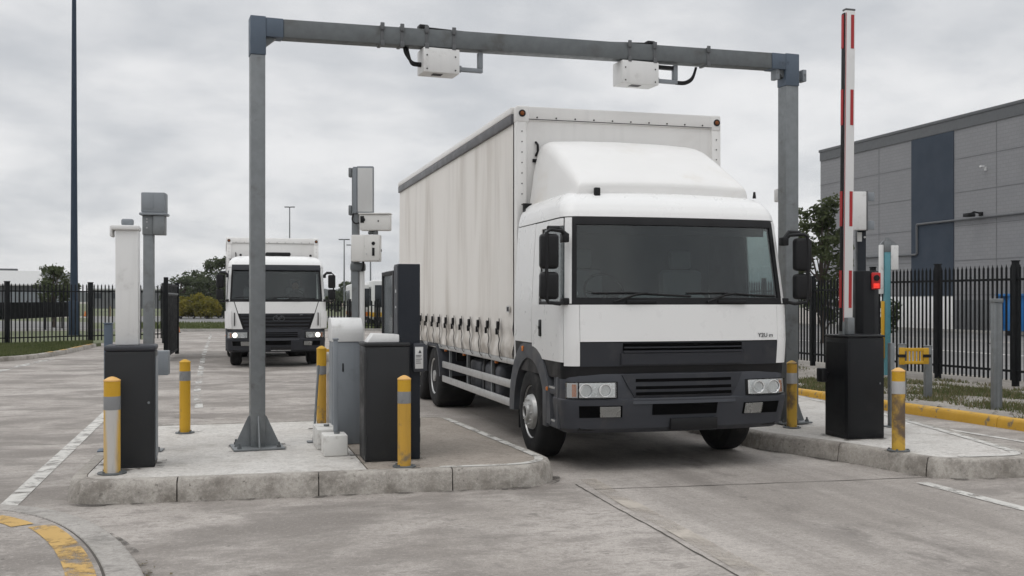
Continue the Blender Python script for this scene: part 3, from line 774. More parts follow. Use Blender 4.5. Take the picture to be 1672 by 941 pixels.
# pale far buildings
def house(px0, px1, d, top, label, m, roof='roof_pale', step=None):
    a, b = far(px0, d), far(px1, d); dd = b-a; W = dd.length; hh = zat(top, d)
    t = thing('distant_building', label, 'building', a, math.atan2(dd.y, dd.x), 'pale buildings below the hill')
    mb = MB(); mb.box(0, W, 0, 12, 0, hh); 
    if step: mb.box(W*step[0], W*step[1], 1, 10, hh+.002, hh+step[2])
    mb.build('wall', m, t)
    mb = MB(); mb.box(-.3, W+.3, -.3, 12.3, hh+.004, hh+.30); 
    if not step: mb.build('roof', roof, t)
    else: mb.bm.free()
    n = max(2, min(6, int(W/3)))
    for k in range(n):
        for zz in ((hh*.55,) if hh < 5 else (hh*.3, hh*.68)): mb = MB(); mb.box(W*(k+.25)/n, W*(k+.7)/n, -.06, -.004, zz, zz+1.1); mb.build('window', 'van_glass', t)
    return t
house(524, 549, 290, 487, 'pinkish flat roofed block right of the rear truck mirror', 'pink')
house(550, 561, 280, 485, 'narrow pale block with a stepped top below the hill', 'pink', step=(.4, .8, 1.2))
house(563, 573, 220, 484, 'small white building just left of the camera pole', 'van_white')
house(146, 262, 210, 474, 'grey shed in the distance behind the left fence pickets', 'wall_dark')

# ------------------------------------------------------------------ masts and lamps
p = at(121, 548, 0); d = 51.3
t = thing('lighting_mast', 'tall dark blue tapering mast behind the left fence', 'mast', p)
mb = MB(); mb.tube([(0, 0, 0), (0, 0, 6), (.0, 0, 22)], [.20, .155, .075], 12); mb.build('mast_tube', 'mast_blue', t)
mb = MB(); mb.box(-.3, .3, -.3, .3, -.02, .05, .01); mb.box(-.23, .23, -.22, .22, .051, 1.7, .02); mb.build('base_sleeve', 'mast_blue', t)
mb = MB(); mb.box(-1.2, 1.2, -.1, .1, 21.9, 22.1, .02); mb.box(-1.3, -.7, -.25, .25, 21.7, 21.88, .03); mb.box(.7, 1.3, -.25, .25, 21.7, 21.88, .03); mb.build('floodlight', 'mast_blue', t)
def lamp(px, d, top, label, kind=0):
    p = far(px, d); h = zat(top, d)
    t = thing('street_lamp', label, 'street lamp', p, -YAW, 'tall street lamps in the distance')
    mb = MB(); mb.tube([(0, 0, 0), (0, 0, h*.5), (0, 0, h-.1)], [.11, .085, .06], 8); mb.build('lamp_post', 'steel', t)
    mb = MB(); mb.box(-.62, -.1, -.1, .1, h-.08, h+.04, .02); mb.box(.1, .62, -.1, .1, h-.08, h+.04, .02); mb.box(-.099, .099, -.05, .05, h-.095, h+.02); mb.build('lamp_head', 'wh_trim', t)
lamp(473, 125, 338, 'tall twin headed street lamp rising behind the rear truck')
lamp(562, 118, 391, 'twin headed street lamp just left of the camera pole')
lamp(574, 128, 400, 'grey lamp post half hidden by the camera pole')
lamp(605, 112, 398, 'thin lamp post seen right of the camera pole, behind the row of parked buses')

# ------------------------------------------------------------------ parked buses row
def bus(loc, rz, label, stripe, h=2.9):
    t = thing('parked_bus', label, 'bus', loc, rz, 'white vehicles parked beyond the far grass')
    mb = MB(); mb.box(-1.2, 1.2, 0, 7.5, .42, h, .14, 3); mb.build('body', 'van_white', t)
    mb = MB(); mb.box(-1.02, 1.02, -.02, .03, 1.25, h-.35, .02); mb.build('windscreen', 'van_glass', t)
    for k in range(4):
        for s in (-1, 1): mb = MB(); mb.box(s*1.195, s*1.215, .9+k*1.6, 2.2+k*1.6, 1.4, h-.45); mb.build('window', 'van_glass', t)
    mb = MB(); mb.box(-1.215, 1.215, -.012, 7.0, .62, .92, .004); mb.build('stripe', stripe, t)
    mb = MB(); mb.box(-1.1, 1.1, -.06, .2, .34, .60, .03); mb.build('bumper', 'dark_plastic', t)
    for x in (-1.0, .7): mb = MB(); mb.box(x, x+.3, -.035, -.013, .95, 1.10); mb.build('headlight', 'chrome', t)
    for y in (1.4, 5.8):
        for s in (-1, 1): mb = MB(); mb.lathe([(.0, -.12), (.40, -.12), (.43, -.06), (.43, .06), (.40, .12), (0, .12)], (s*1.08, y, .43), 'x', 18); mb.build('wheel', 'rubber', t)
    return t
b0 = bus(far(600, 74), R(-4), 'white bus with orange stripe, first from the camera pole', 'orange')
dup(b0, far(617, 73), 'second white bus in the row, part hidden by the one nearest the camera pole', R(-4))
b1 = bus(far(637, 70), R(-4), 'white bus with yellow stripe nearest the dark payment terminal', 'yellow', 3.1)
dup(b1, far(660, 72), 'white bus hidden behind the dark terminal and the front truck', R(-4))
dup(b0, far(362, 108), 'small white vehicle parked by the bushes left of the rear truck', R(70), scale=(.6, .6, .6))
def cone(loc, label):
    t = thing('traffic_cone', label, 'cone', loc, 0, 'orange traffic cones')
    mb = MB(); mb.box(-.18, .18, -.18, .18, 0, .03, .005); mb.build('base', 'black', t)
    mb = MB(); mb.lathe([(.13, .03), (.03, .6), (.0, .6)], (0, 0, 0), 'z', 14); mb.build('cone_body', 'orange', t)
cone(at(290, 543.5, 0), 'orange cone at the end of the kerb beside the open gate')
cone(at(139, 517, 0), 'orange cone far behind the left fence, right of the dark mast')
cone(at(1625, 562, 0), 'orange cone on the street behind the right fence')

# ------------------------------------------------------------------ trucks
class Surf:
    def __init__(s, rows, rc=.16, bow=.07, yr=1.9): s.rows = rows; s.rc = rc; s.bow = bow; s.yr = yr
    def par(s, z):
        r = s.rows
        if z <= r[0][0]: return r[0][1:]
        for a, b in zip(r, r[1:]):
            if z <= b[0]:
                t = (z-a[0])/(b[0]-a[0]); return tuple(a[i]+(b[i]-a[i])*t for i in (1, 2))
        return r[-1][1:]
    def p(s, c, z):
        w, yf = s.par(z); sg = -1 if c < 0 else 1; c = abs(c); rc = s.rc; wi = w-rc; y0 = yf+s.bow
        if c <= 1: return Vector((sg*c*wi, yf+s.bow*c*c, z))
        if c <= 2:
            a = (c-1)*math.pi/2; return Vector((sg*(wi+rc*math.sin(a)), y0+rc*(1-math.cos(a)), z))
        return Vector((sg*w, y0+rc+(c-2)*(s.yr-y0-rc), z))
    def n(s, c, z):
        e = .01; du = s.p(c+e, z)-s.p(c-e, z); dv = s.p(c, z+e)-s.p(c, z-e); n = du.cross(dv); n.normalize()
        return n
    def q(s, c, z, off): return s.p(c, z)+s.n(c, z)*off
    def cy(s, y, z):                        # side column for a given y
        w, yf = s.par(z); y0 = yf+s.bow+s.rc; return 2+(y-y0)/(s.yr-y0)
    def cx(s, x, z):
        w, yf = s.par(z); return x/(w-s.rc)
    def patch(s, mb, c0, c1, z0, z1, off, th, nz=3, step=.12, cf0=None, cf1=None):
        nc = max(2, int(abs(c1-c0)/step)+1); O, Ii = [], []
        for i in range(nz+1):
            z = z0+(z1-z0)*i/nz
            a = cf0(z) if cf0 else c0; b = cf1(z) if cf1 else c1
            cs = [a+(b-a)*j/nc for j in range(nc+1)]
            O.append([s.q(c, z, off) for c in cs]); Ii.append([s.q(c, z, off-th) for c in cs])
        mb.solid(O, Ii); return mb

def make_wheel(t, x, y, side, r=.505, kind='front', w=.29):
    s = side                              # outward sign along x
    rim = MB()
    if kind == 'front':
        prof = [(.0, .055), (.075, .055), (.09, .048), (.11, .036), (.165, .032), (.185, .02), (.20, -.03), (.235, -.085), (.262, -.10), (.272, -.06), (.285, -.015), (.292, -.005), (.292, -.2), (0, -.2)]
    else:
        prof = [(0, -.06), (.10, -.06), (.11, -.08), (.17, -.10), (.20, -.105), (.235, -.10), (.25, -.05), (.275, -.01), (.292, -.004), (.292, -.2), (0, -.2)]
    rim.lathe([(a, b*s) for a, b in prof], (x, y, r), 'x', 40)
    ro = rim.build('wheel', 'rim', t)
    ty = MB(); h = w
    ty.lathe([(.285, -.02*s), (.30, .004*s), (.36, .012*s), (.43, .006*s), (.475, -.012*s), (.497, -.04*s), (r, -.07*s), (r, -(h-.07)*s), (.497, -(h-.04)*s), (.43, -(h+.006)*s), (.29, -h*s), (.285, -.1*s)], (x, y, r), 'x', 48)
    for g in (-.09, -.145, -.2): pass
    ty.build('tyre', 'rubber', ro)
    bo = MB()
    if kind == 'front':
        for k in range(10):
            a = 2*math.pi*k/10; cy, cz = y+.14*math.cos(a), r+.14*math.sin(a); bo.cyl((x+.03*s, cy, cz), (x+.050*s, cy, cz), .014, .011, 8)
        bo.lathe([(.10, .036*s), (.094, .066*s), (.066, .072*s), (.060, .045*s), (.0, .05*s)], (x, y, r), 'x', 20)
    else:
        for k in range(10):
            a = 2*math.pi*k/10; cy, cz = y+.165*math.cos(a), r+.165*math.sin(a); bo.cyl((x-.14*s, cy, cz), (x-.09*s, cy, cz), .016, .013, 8)
        bo.lathe([(.10, -.08*s), (.09, .0), (.0, .01*s)], (x, y, r), 'x', 20)
    bo.build('hub', 'rim', ro)
    if kind == 'front':
        cc = MB(); cc.lathe([(.055, .05*s), (.05, .058*s), (0, .06*s)], (x, y, r), 'x', 18); cc.build('hub_cap', 'under', ro)
    if kind == 'front':
        ho = MB()
        for k in range(10):
            a = 2*math.pi*(k+.5)/10; cy, cz = y+.228*math.cos(a), r+.228*math.sin(a)
            ho.cyl((x-.11*s, cy, cz), (x-.05*s, cy, cz), .022, .022, 10)
        ho.build('vent_hole', 'black', ro)

def make_truck(loc, label, style, rz=0):
    big = style == 'main'
    t = thing('box_truck', label, 'truck', loc, rz)
    S = Surf([(.95, 1.25, .03), (1.3, 1.26, .0), (1.7, 1.26, .02), (2.55, 1.212, .15), (2.66, 1.20, .19), (2.73, 1.18, .235), (2.79, 1.145, .30), (2.84, 1.09, .385), (2.875, 1.01, .50), (2.895, .92, .64), (2.905, .80, .80)])
    ZB, ZT = 1.735, 2.53                                   # windscreen opening
    cw1 = .95; cA = 1.60                                     # side window in y
    cf = lambda y: (lambda z: S.cy(y, z)); cfn = lambda y: (lambda z: -S.cy(y, z))
    # inner black shell
    mb = MB()
    S.patch(mb, -3, 3, .95, ZB, 0, .03, 5)
    S.patch(mb, -3, 3, ZT, 2.68, 0, .03, 6)
    for sg in (-1, 1):
        S.patch(mb, sg*1.12, sg*(cA-.02), ZB, ZT, 0, .03, 6, step=.1)
        S.patch(mb, 0, sg*3, ZB, ZT, 0, .03, 6, cf0=(cf(cw1) if sg > 0 else cfn(cw1)))
    S.patch(mb, 0, 1, 1, 1, 0, 0, 1) if False else None
    mb.box(-1.17, 1.17, 1.87, 1.9, .95, 2.88)
    mb.build('cab_shell', 'black', t)
    # white outer panels
    g = .012; mb = MB(); o, th = .014, .013
    S.patch(mb, -3, 3, ZT+.07, 2.905, o, th, 18, step=.08)
    top = [S.q(c, 2.905, o) for c in [-3+6*i/60 for i in range(61)]]
    cen = mb.bm.verts.new((0, 1.3, 2.935)); tv = [mb.bm.verts.new(p) for p in top]
    for q_ in range(len(tv)): mb.bm.faces.new((tv[q_], tv[(q_+1) % len(tv)], cen))
    for sg in (-1, 1):
        f = (lambda y: cf(y)) if sg > 0 else (lambda y: cfn(y))
        S.patch(mb, sg*1.3, sg*(cA-.01), 1.712, ZT+.058, o, th, 6, step=.1)             # A pillar
        S.patch(mb, 0, sg*3, 1.28, ZT+.058, o, th, 8, cf0=f(1.19))                             # rear quarter
    mb.build('cab_panels', 'white_paint', t)
    for sg in (-1, 1):
        f = (lambda y: cf(y)) if sg > 0 else (lambda y: cfn(y))
        mb = MB()
        S.patch(mb, sg*(cA+.06), 0, 1.12, 1.700, o, th, 4, cf1=f(1.175))
        S.patch(mb, 0, 0, 1.700, ZT-.02, o, th, 5, cf0=f(cw1), cf1=f(1.175))
        S.patch(mb, sg*(cA+.06), 0, ZT-.02, ZT+.055, o, th, 2, cf1=f(1.175))
        dr = mb.build('door', 'white_paint', t)
        mb = MB(); S.patch(mb, sg*(cA-.02), 0, ZB-.03, ZT-.02, -.004, .006, 4, cf1=f(cw1)); mb.build('window_glass', 'windscreen', dr)
        mb = MB(); x = sg*1.275
        mb.box(x-.012, x+.012, .82, .90, 1.36, 1.54, .01); mb.box(x+sg*.008-.012, x+sg*.008+.012, .835, .885, 1.44, 1.47, .004); mb.build('handle', 'black', dr)
        mb = MB()
        if big: S.patch(mb, sg*1.02, sg*(cA+.03), 1.085, 1.700, o+.004, th, 5, step=.08)
        else: S.patch(mb, sg*.80, sg*(cA+.03), 1.0, 1.700, o+.004, th, 5, step=.08, cf0=(lambda z, sg=sg: sg*(.78+.20*(z-1.0)/.7)))
        mb.build('corner_panel', 'white_paint', t)
        if not big:
            mb = MB(); S.patch(mb, sg*1.12, sg*1.85, 1.02, 1.46, o+.035, .03, 4, step=.08); mb.build('air_deflector', 'white_paint', t)
            mb = MB(); mb.box(sg*1.06-.012, sg*1.06+.012, .02, .07, 1.08, 1.42, .004); mb.build('vent_slot', 'black', t)
    # front lid, windscreen and its black surround
    mb = MB()
    if big: S.patch(mb, -1.0, 1.0, 1.328, 1.700, o+.006, th, 4, step=.1)
    else: S.patch(mb, -.9, .9, 1.40, 1.700, o+.006, th, 4, step=.1, cf0=lambda z: -(.76+.20*(z-1.0)/.7), cf1=lambda z: .76+.20*(z-1.0)/.7)
    lid = mb.build('front_panel', 'white_paint', t)
    mb = MB(); S.patch(mb, -1.16, 1.16, ZB-.01, ZT+.01, .004, .006, 10, step=.08); mb.build('windscreen', 'windscreen', t)
    mb = MB()
    S.patch(mb, -1.27, 1.27, 1.708, ZB+.035, .018, .02, 2, step=.08)
    S.patch(mb, -1.27, 1.27, ZT-.012, ZT+.062, .022, .024, 2, step=.08)
    for sg in (-1, 1): S.patch(mb, sg*1.12, sg*1.29, ZB+.035, ZT-.012, .018, .02, 6, step=.05)
    mb.build('windscreen_surround', 'black', t)
    # wipers
    for cx_ in ((-.42, .50) if big else (-.5, .4)):
        mb = MB()
        def W_(c, z, off): return S.q(c, z, off)
        mb.tube([W_(cx_-.26, 1.725, .035), W_(cx_-.05, 1.80, .03), W_(cx_+.06, 1.815, .03)], .012, 6)
        mb.tube([W_(cx_-.46, 1.815, .018), W_(cx_-.1, 1.82, .022), W_(cx_+.2, 1.80, .022), W_(cx_+.5, 1.785, .018)], .010, 6)
        mb.box(cx_*1.1-.16, cx_*1.1+.16, -.005, .03, 1.715, 1.745, .008)
        mb.build('wiper', 'black', t)
    # interior
    mb = MB(); mb.box(-1.18, 1.18, .16, .62, 1.45, 1.74, .05); mb.box(-.5, .35, .2, .6, 1.741, 1.80, .03); mb.build('dashboard', 'dash', t)
    mb = MB(); mb.box(-1.17, 1.17, 1.80, 1.86, 1.0, 2.8); mb.box(-1.15, 1.15, .3, 1.86, 1.0, 1.1); mb.box(-.98, .98, .62, 1.86, 2.75, 2.78); mb.build('cab_lining', 'interior', t)
    dx = -.62 if big else .55
    for x in (dx, -dx):
        mb = MB(); mb.box(x-.26, x+.26, .95, 1.45, 1.28, 1.45, .05); mb.box(x-.26, x+.26, 1.36, 1.52, 1.4, 2.1, .06); mb.box(x-.14, x+.14, 1.40, 1.50, 2.11, 2.33, .04); mb.build('seat', 'seat', t)
    mb = MB(); pts = []
    for k in range(25):
        a = 2*math.pi*k/24; v = Vector((math.cos(a)*.22, math.sin(a)*.22*.45, math.sin(a)*.22*.9)); pts.append(Vector((dx, .66, 1.83))+v)
    mb.tube(pts, .016, 8); mb.cyl((dx, .5, 1.66), (dx, .65, 1.82), .03); mb.tube([(dx-.2, .66, 1.83), (dx, .65, 1.82), (dx+.2, .66, 1.83)], .014, 6); mb.build('steering_wheel', 'black', t)
    mb = MB(); mb.box(-1.08, 1.08, .30, .34, 2.43, 2.56, .01); mb.build('sun_visor', 'black', t)
    if big:
        mb = MB(); S.patch(mb, -1.09, -1.05, 1.80, 1.835, -.006, .001, 1, step=.02); mb.build('permit_disc', 'label', t)
        mb = MB(); mb.box(.05, .35, .26, .44, 1.745, 1.76, .002); mb.build('clipboard', 'band_light', t)
    if not big:
        mb = MB(); S.patch(mb, -1.2, 1.2, ZT-.02, ZT+.10, .10, .03, 3, step=.08); mb.build('outer_visor', 'dark_plastic', t)
        mb = MB(); mb.box(-.25, .40, .75, 1.2, 2.925, 3.02, .03); mb.build('roof_hatch', 'black', t)
    # grille band
    if big:
        mb = MB(); S.patch(mb, -1.0, 1.0, 1.08, 1.318, o+.004, th, 3, step=.1); mb.build('grille_band', 'dark_plastic', t)
        mb = MB(); S.patch(mb, -.62, .62, 1.10, 1.215, .045, .03, 2, step=.1); S.patch(mb, -.60, .60, 1.222, 1.24, .052, .03, 1, step=.1)
        mb.build('grille_bar', 'dark_plastic', t)
        mb = MB(); S.patch(mb, -.60, .60, 1.236, 1.312, .023, .006, 1, step=.1); mb.build('grille_mesh', 'void', t)
        mb = MB()
        for zz in (1.265, ): S.patch(mb, -.59, .59, zz, zz+.013, .036, .014, 1, step=.1)
        mb.build('grille_slat', 'dark_plastic', t)
    else:
        tc = lambda z: .74+.20*(z-1.0)/.7
        mb = MB(); S.patch(mb, -1, 1, .97, 1.392, .012, .012, 4, step=.1, cf0=lambda z: -tc(z), cf1=tc); mb.build('grille_band', 'black', t)
        mb = MB()
        for zz in (1.0, 1.09, 1.18, 1.27, 1.35): S.patch(mb, -1, 1, zz, zz+.035, .035, .024, 1, step=.1, cf0=lambda z: -tc(z)+.02, cf1=lambda z: tc(z)-.02)
        mb.build('grille_slat', 'dark_plastic', t)
        mb = MB()
        for dx_, dz_ in ((-.075, 0), (.075, 0), (0, .05)):
            pts = [Vector((dx_+.07*math.cos(2*math.pi*k/16)+.05, -.045, 1.27+dz_+.06*math.sin(2*math.pi*k/16))) for k in range(17)]; mb.tube(pts, .009, 6)
        mb.build('badge', 'fender', t)
    # bumper
    B = Surf([(.40, 1.19, .06), (.45, 1.235, .0), (.70, 1.262, -.055), (.742, 1.262, -.055), (.752, 1.25, -.025), (.97, 1.245, -.012), (1.0, 1.235, .004), (1.012, 1.2, .05), (1.08, 1.2, .05)], .17, .10, 1.9)
    zs = [.40, .425, .45, .58, .70, .742, .7521, .84, .97, 1.0, 1.012]
    mb = MB(); O, Ii = [], []
    for z in zs:
        lim = B.cy(.46, z); cs = [-lim+2*lim*i/60 for i in range(61)]
        O.append([B.q(c, z, 0) for c in cs]); Ii.append([B.q(c, z, -.06) for c in cs])
    mb.solid(O, Ii); mb.build('bumper', 'grey_plastic' if big else 'dark_plastic', t)
    mb = MB(); B.patch(mb, -2.1, 2.1, 1.0, 1.08, -.02, .02, 1, step=.12); mb.box(-1.1, 1.1, .1, .16, .43, 1.08); mb.build('bumper_gap', 'under', t)
    # central grille insert in the bumper
    mb = MB(); B.patch(mb, -.60, .60, .752, .985, .020, .03, 2, step=.1, cf0=lambda z: -(.50+.10*(z-.75)/.19), cf1=lambda z: .50+.10*(z-.75)/.19)
    mb.build('lower_grille', 'dark_plastic', t)
    mb = MB()
    for zz in (.785, .845, .92) if big else (.78, .83, .88): B.patch(mb, -.49, .49, zz, zz+.03, .0215, .006, 1, step=.1)
    B.patch(mb, -.33, .33, .585, .70, .006, .008, 1, step=.1); B.patch(mb, -.40, .40, 1.018, 1.05, .0, .02, 1, step=.1)
    mb.build('air_slot', 'void', t)
    mb = MB(); B.patch(mb, -.52, .52, .70, .748, .012, .03, 1, step=.1); mb.build('grille_lip', 'grey_plastic' if big else 'dark_plastic', t)
    mb = MB(); mb.box(-.16, .36, -.045, .02, .425, .545, .006); mb.build('plate_holder', 'black', t)
    if not big:
        mb = MB(); mb.box(-.15, .35, -.052, -.047, .437, .45); mb.build('holder_edge', 'alu', t)
    # lamps
    for sg in (-1, 1):
        mb = MB(); B.patch(mb, sg*.66, sg*1.62, .752, .925, .004, .01, 2, step=.06); hl = mb.build('headlight', 'black', t)
        mb = MB(); B.patch(mb, sg*.69, sg*1.10, .768, .912, .012, .006, 2, step=.06); mb.build('lamp_backing', 'lamp_bright' if big else 'chrome', hl)
        for cx_, r in ((.79, .060), (.97, .066)):
            p = B.q(sg*cx_, .84, .016); mb = MB(); mb.lathe([(r*1.04, -.008), (r, -.034), (r*.93, -.034), (r*.8, -.014), (r*.5, .002), (r*.22, .004), (r*.2, -.018), (0, -.02)], p, 'y', 24)
            lit = (not big) and cx_ == .79+.0
            mb.build('reflector', 'bowl', hl)
            mb = MB(); mb.lathe([(r*1.05, -.008), (r*1.07, -.030), (r*1.04, -.038), (r*.95, -.036), (r*.93, -.02)], p, 'y', 28); mb.build('lamp_ring', 'lamp_bright', hl)
            if not big and cx_ > .9: mb = MB(); mb.lathe([(r*.9, -.03), (r*.5, -.036), (0, -.038)], p, 'y', 20); mb.build('bulb', 'lit', hl)
        mb = MB(); B.patch(mb, sg*.685, sg*1.12, .763, .917, .046, .004, 2, step=.05); mb.build('lens', 'clear', hl)
        mb = MB(); B.patch(mb, sg*1.16, sg*1.56, .768, .912, .012, .006, 2, step=.05); ind = mb.build('indicator', 'label' if big else 'chrome', t)
        mb = MB(); B.patch(mb, sg*1.2, sg*1.36, .775, .90, .017, .004, 2, step=.05, cf0=lambda z, sg=sg: sg*(1.2+.18*(.9-z)/.12) if False else sg*1.2); mb.build('amber_bulb', 'orange', ind)
        mb = MB(); B.patch(mb, sg*1.15, sg*1.58, .763, .917, .03, .004, 2, step=.05); mb.build('indicator_lens', 'clear', ind)
        mb = MB(); B.patch(mb, sg*.62, sg*1.1, .565, .685, .003, .006, 1, step=.05); fs = mb.build('fog_recess', 'void', t)
        mb = MB(); B.patch(mb, sg*.64, sg*.83, .572, .676, .012, .008, 1, step=.05); fl = mb.build('fog_lamp', 'chrome', fs)
        mb = MB(); B.patch(mb, sg*.64, sg*.83, .572, .676, .022, .004, 1, step=.05); mb.build('lens', 'clear', fl)
    # mirrors
    for sg in (-1, 1):
        mb = MB(); x0, x1 = sg*1.22, sg*1.44
        mb.tube([(x0, .16, 2.36), (sg*1.28, .10, 2.44), (sg*1.42, .05, 2.45), (sg*1.455, .04, 2.42), (sg*1.46, .04, 2.1), (sg*1.46, .04, 1.76), (sg*1.44, .04, 1.725), (sg*1.32, .06, 1.71), (x0, .16, 1.74)], .019, 8)
        mb.tube([(x0, .12, 2.40), (sg*1.30, .16, 2.475), (sg*1.42, .12, 2.47)], .024, 8); mb.box(sg*1.235-.035, sg*1.235+.035, .10, .2, 2.33, 2.42, .01); mb.box(sg*1.235-.035, sg*1.235+.035, .10, .2, 1.70, 1.77, .01)
        ar = mb.build('mirror_arm', 'black', t)
        for z0, z1 in ((2.06, 2.41), (1.755, 2.03)):
            mb = MB(); mb.box(sg*1.42-.095, sg*1.42+.095, .03, .15, z0, z1, .038, 3); mh = mb.build('mirror', 'black', t)
            mb = MB(); mb.box(sg*1.42-.075, sg*1.42+.075, .151, .154, z0+.03, z1-.03); mb.build('mirror_glass', 'chrome', mh)
    # roof deflector
    if big:
        secs = []
        for y, zt, wb, wt in ((.485, 2.93, .985, .97), (.492, 2.965, .99, .972), (.51, 2.99, .99, .974), (.62, 3.065, 1.01, .98), (1.0, 3.29, 1.04, .985), (1.4, 3.49, 1.06, .985), (1.62, 3.565, 1.07, .98), (1.78, 3.60, 1.075, .97), (1.95, 3.60, 1.075, .965)):
            zb = 2.83; r = min(.13, (zt-zb)*.35); sec = [(-wb, y, zb), (-(wb*.55+wt*.45), y, zb+(zt-zb)*.5), (-wt-.004, y, zt-r)]
            for k in range(1, 5):
                a = math.pi/2*k/4; sec.append((-(wt-r)-r*math.cos(a), y, zt-r+r*math.sin(a)))
            sec += [(-.5*wt, y, zt+.018), (0, y, zt+.025), (.5*wt, y, zt+.018)]
            half = sec[:7]; sec += [(-p[0], p[1], p[2]) for p in half[::-1]]
            secs.append(sec)
        mb = MB(); mb.loft(secs); df = mb.build('roof_deflector', 'deflector_white', t, ang=28)
        mb = MB(); mb.box(-.82, -.755, .40, .45, 2.83, 2.925, .012); mb.build('roof_marker', 'black', t)
        mb = MB(); mb.cyl((1.05, .45, 2.86), (1.05, .45, 2.93), .02, .012); mb.build('aerial_stub', 'black', t)
        mb = MB(); mb.prism([(.9, 2.9), (1.9, 2.9), (1.9, 3.5), (1.78, 3.52)], 'x', -1.085, -1.075); mb.bm.free()
    else:
        for x in (-.9, .9): mb = MB(); mb.lathe([(.03, 2.90), (.03, 2.95), (.0, 2.96)], (x, .5, 0), 'z', 10); mb.build('roof_marker', 'black', t)
    # wheel arch, steps
    for sg in (-1, 1):
        hy, hz = 1.32, .505; outer, innr = [], []
        for k in range(25):
            a = math.pi*(-.02+1.04*k/24); outer.append((hy-.80*math.cos(a), min(1.265, hz+.80*math.sin(a)))); innr.append((hy-.60*math.cos(a), hz+.60*math.sin(a)))
        mb = MB(); P = [[(sg*1.27, *p) for p in outer], [(sg*1.278, *[(o_+i_)/2 for o_, i_ in zip(p, q)]) for p, q in zip(outer, innr)], [(sg*1.27, *p) for p in innr], [(sg*.92, *p) for p in innr]]
        P2 = [[(sg*.92, *p) for p in outer]]+P; mb.grid([[Vector(v) for v in r] for r in P2]); fo = mb.build('wheel_arch', 'fender', t, ang=50)
        mb = MB(); mb.box(sg*1.276-.012, sg*1.276+.012, 1.50, 1.56, 1.17, 1.23, .006); mb.box(sg*1.272-.012, sg*1.272+.012, .60, .64, .80, .84, .006); mb.build('side_marker', 'orange', fo)
        mb = MB(); mb.box(sg*1.13-.02, sg*1.13+.02, .40, .74, .42, 1.12); mb.box(sg*.5, sg*1.10, .45, .80, .4, 1.1); mb.build('step_well', 'dark_plastic', t)
        mb = MB()
        for z0 in (.43, .77): mb.box(sg*1.26-.13 if sg > 0 else sg*1.26, sg*1.26 if sg > 0 else sg*1.26+.13, .34, .68, z0, z0+.085, .012)
        mb.box(sg*1.26-.10 if sg > 0 else sg*1.26, sg*1.26 if sg > 0 else sg*1.26+.10, .30, .36, .43, .96, .01); mb.box(sg*1.262-.02, sg*1.262+.02, .62, .76, .42, .80, .01)
        so = mb.build('step', 'fender', t)
        mb = MB()
        for z0 in (.43, .77): mb.box(sg*1.256-.006, sg*1.256+.006, .40, .62, z0+.060, z0+.082, .003)
        mb.build('tread_strip', 'alu', so)
        mb = MB(); mb.box(sg*.93-.25*(sg > 0), sg*.93+.25*(sg < 0), .75, 1.9, .98, 1.24); mb.box(sg*1.2-.28*(sg > 0), sg*1.2+.28*(sg < 0), 1.95, 1.97, .25, 1.0); mb.build('mudguard', 'under', t)
        make_wheel(t, sg*(1.245 if big else 1.15), hy, sg)
    # body
    BL, BR = (-1.22, 1.42) if big else (-1.25, 1.25)
    yF, yR = (2.0, 10.4) if big else (2.15, 8.6); zF, zR = (1.05, 4.04) if big else (1.05, 3.48)
    mb = MB(); mb.box(BL+.12, BR-.12, yF+.004, yF+.03, zF+.05, zR-.16); bk = mb.build('bulkhead', 'box_white', t)
    mb = MB(); mb.box(BL+.02, BR-.02, yF+.05, yR, zR-.05, zR-.01); mb.box(BL+.02, BR-.02, yF+.05, yR, zF, zF+.12); mb.box(BL+.05, BR-.05, yR-.05, yR, zF+.121, zR-.051); mb.build('load_box', 'box_white', t)
    mb = MB()
    mb.box(BL, BR, yF-.02, yF+.05, zR-.17, zR, .018); fr = mb.build('top_rail', 'box_white', t)
    for x0, x1 in ((BL, BL+.125), (BR-.125, BR)):
        mb = MB(); mb.box(x0, x1, yF-.025, yF+.11, zF-.05, zR-.175, .014); po = mb.build('corner_post', 'box_white', t)
        mb = MB()
        for k in range(22): z = zF+.1+k*(zR-zF-.4)/21; mb.cyl(((x0+x1)/2, yF-.0255, z), ((x0+x1)/2, yF-.031, z), .008, n=6)
        mb.build('rivet', 'black', po)
        mb = MB(); mb.box(x0-.006, x1+.03*(x0 < 0), yF-.034, yF+.12, zR-.20, zR+.006, .03, 3); cp = mb.build('corner_cap', 'box_white', t)
        mb = MB(); mb.cyl(((x0+x1)/2, yF-.033, zR-.09), ((x0+x1)/2, yF-.044, zR-.09), .042, n=18); ml = mb.build('marker_housing', 'black', cp)
        mb = MB(); mb.lathe([(.026, -.0), (.02, -.012), (0, -.016)], ((x0+x1)/2, yF-.044, zR-.09), 'y', 14); mb.build('marker_lens', 'amber_dark', ml)
    mb = MB()
    for k in range(10): x = BL+.25+k*(BR-BL-.5)/9; mb.cyl((x, yF-.0205, zR-.13), (x, yF-.027, zR-.13), .010, n=6)
    mb.box(BL+.126, BR-.126, yF-.024, yF-.0203, zR-.157, zR-.15); mb.build('rivet', 'black', fr)
    mb = MB(); mb.tube([(BL+.24, yF-.0, zR-.42), (BL+.25, yF-.05, zR-.46), (BL+.25, yF-.05, zR-.54), (BL+.24, yF, zR-.58)], .015, 6); mb.box(BL+.2, BL+.34, yF-.012, yF+.003, zR-.66, zR-.62); mb.build('grab_handle', 'black', bk)
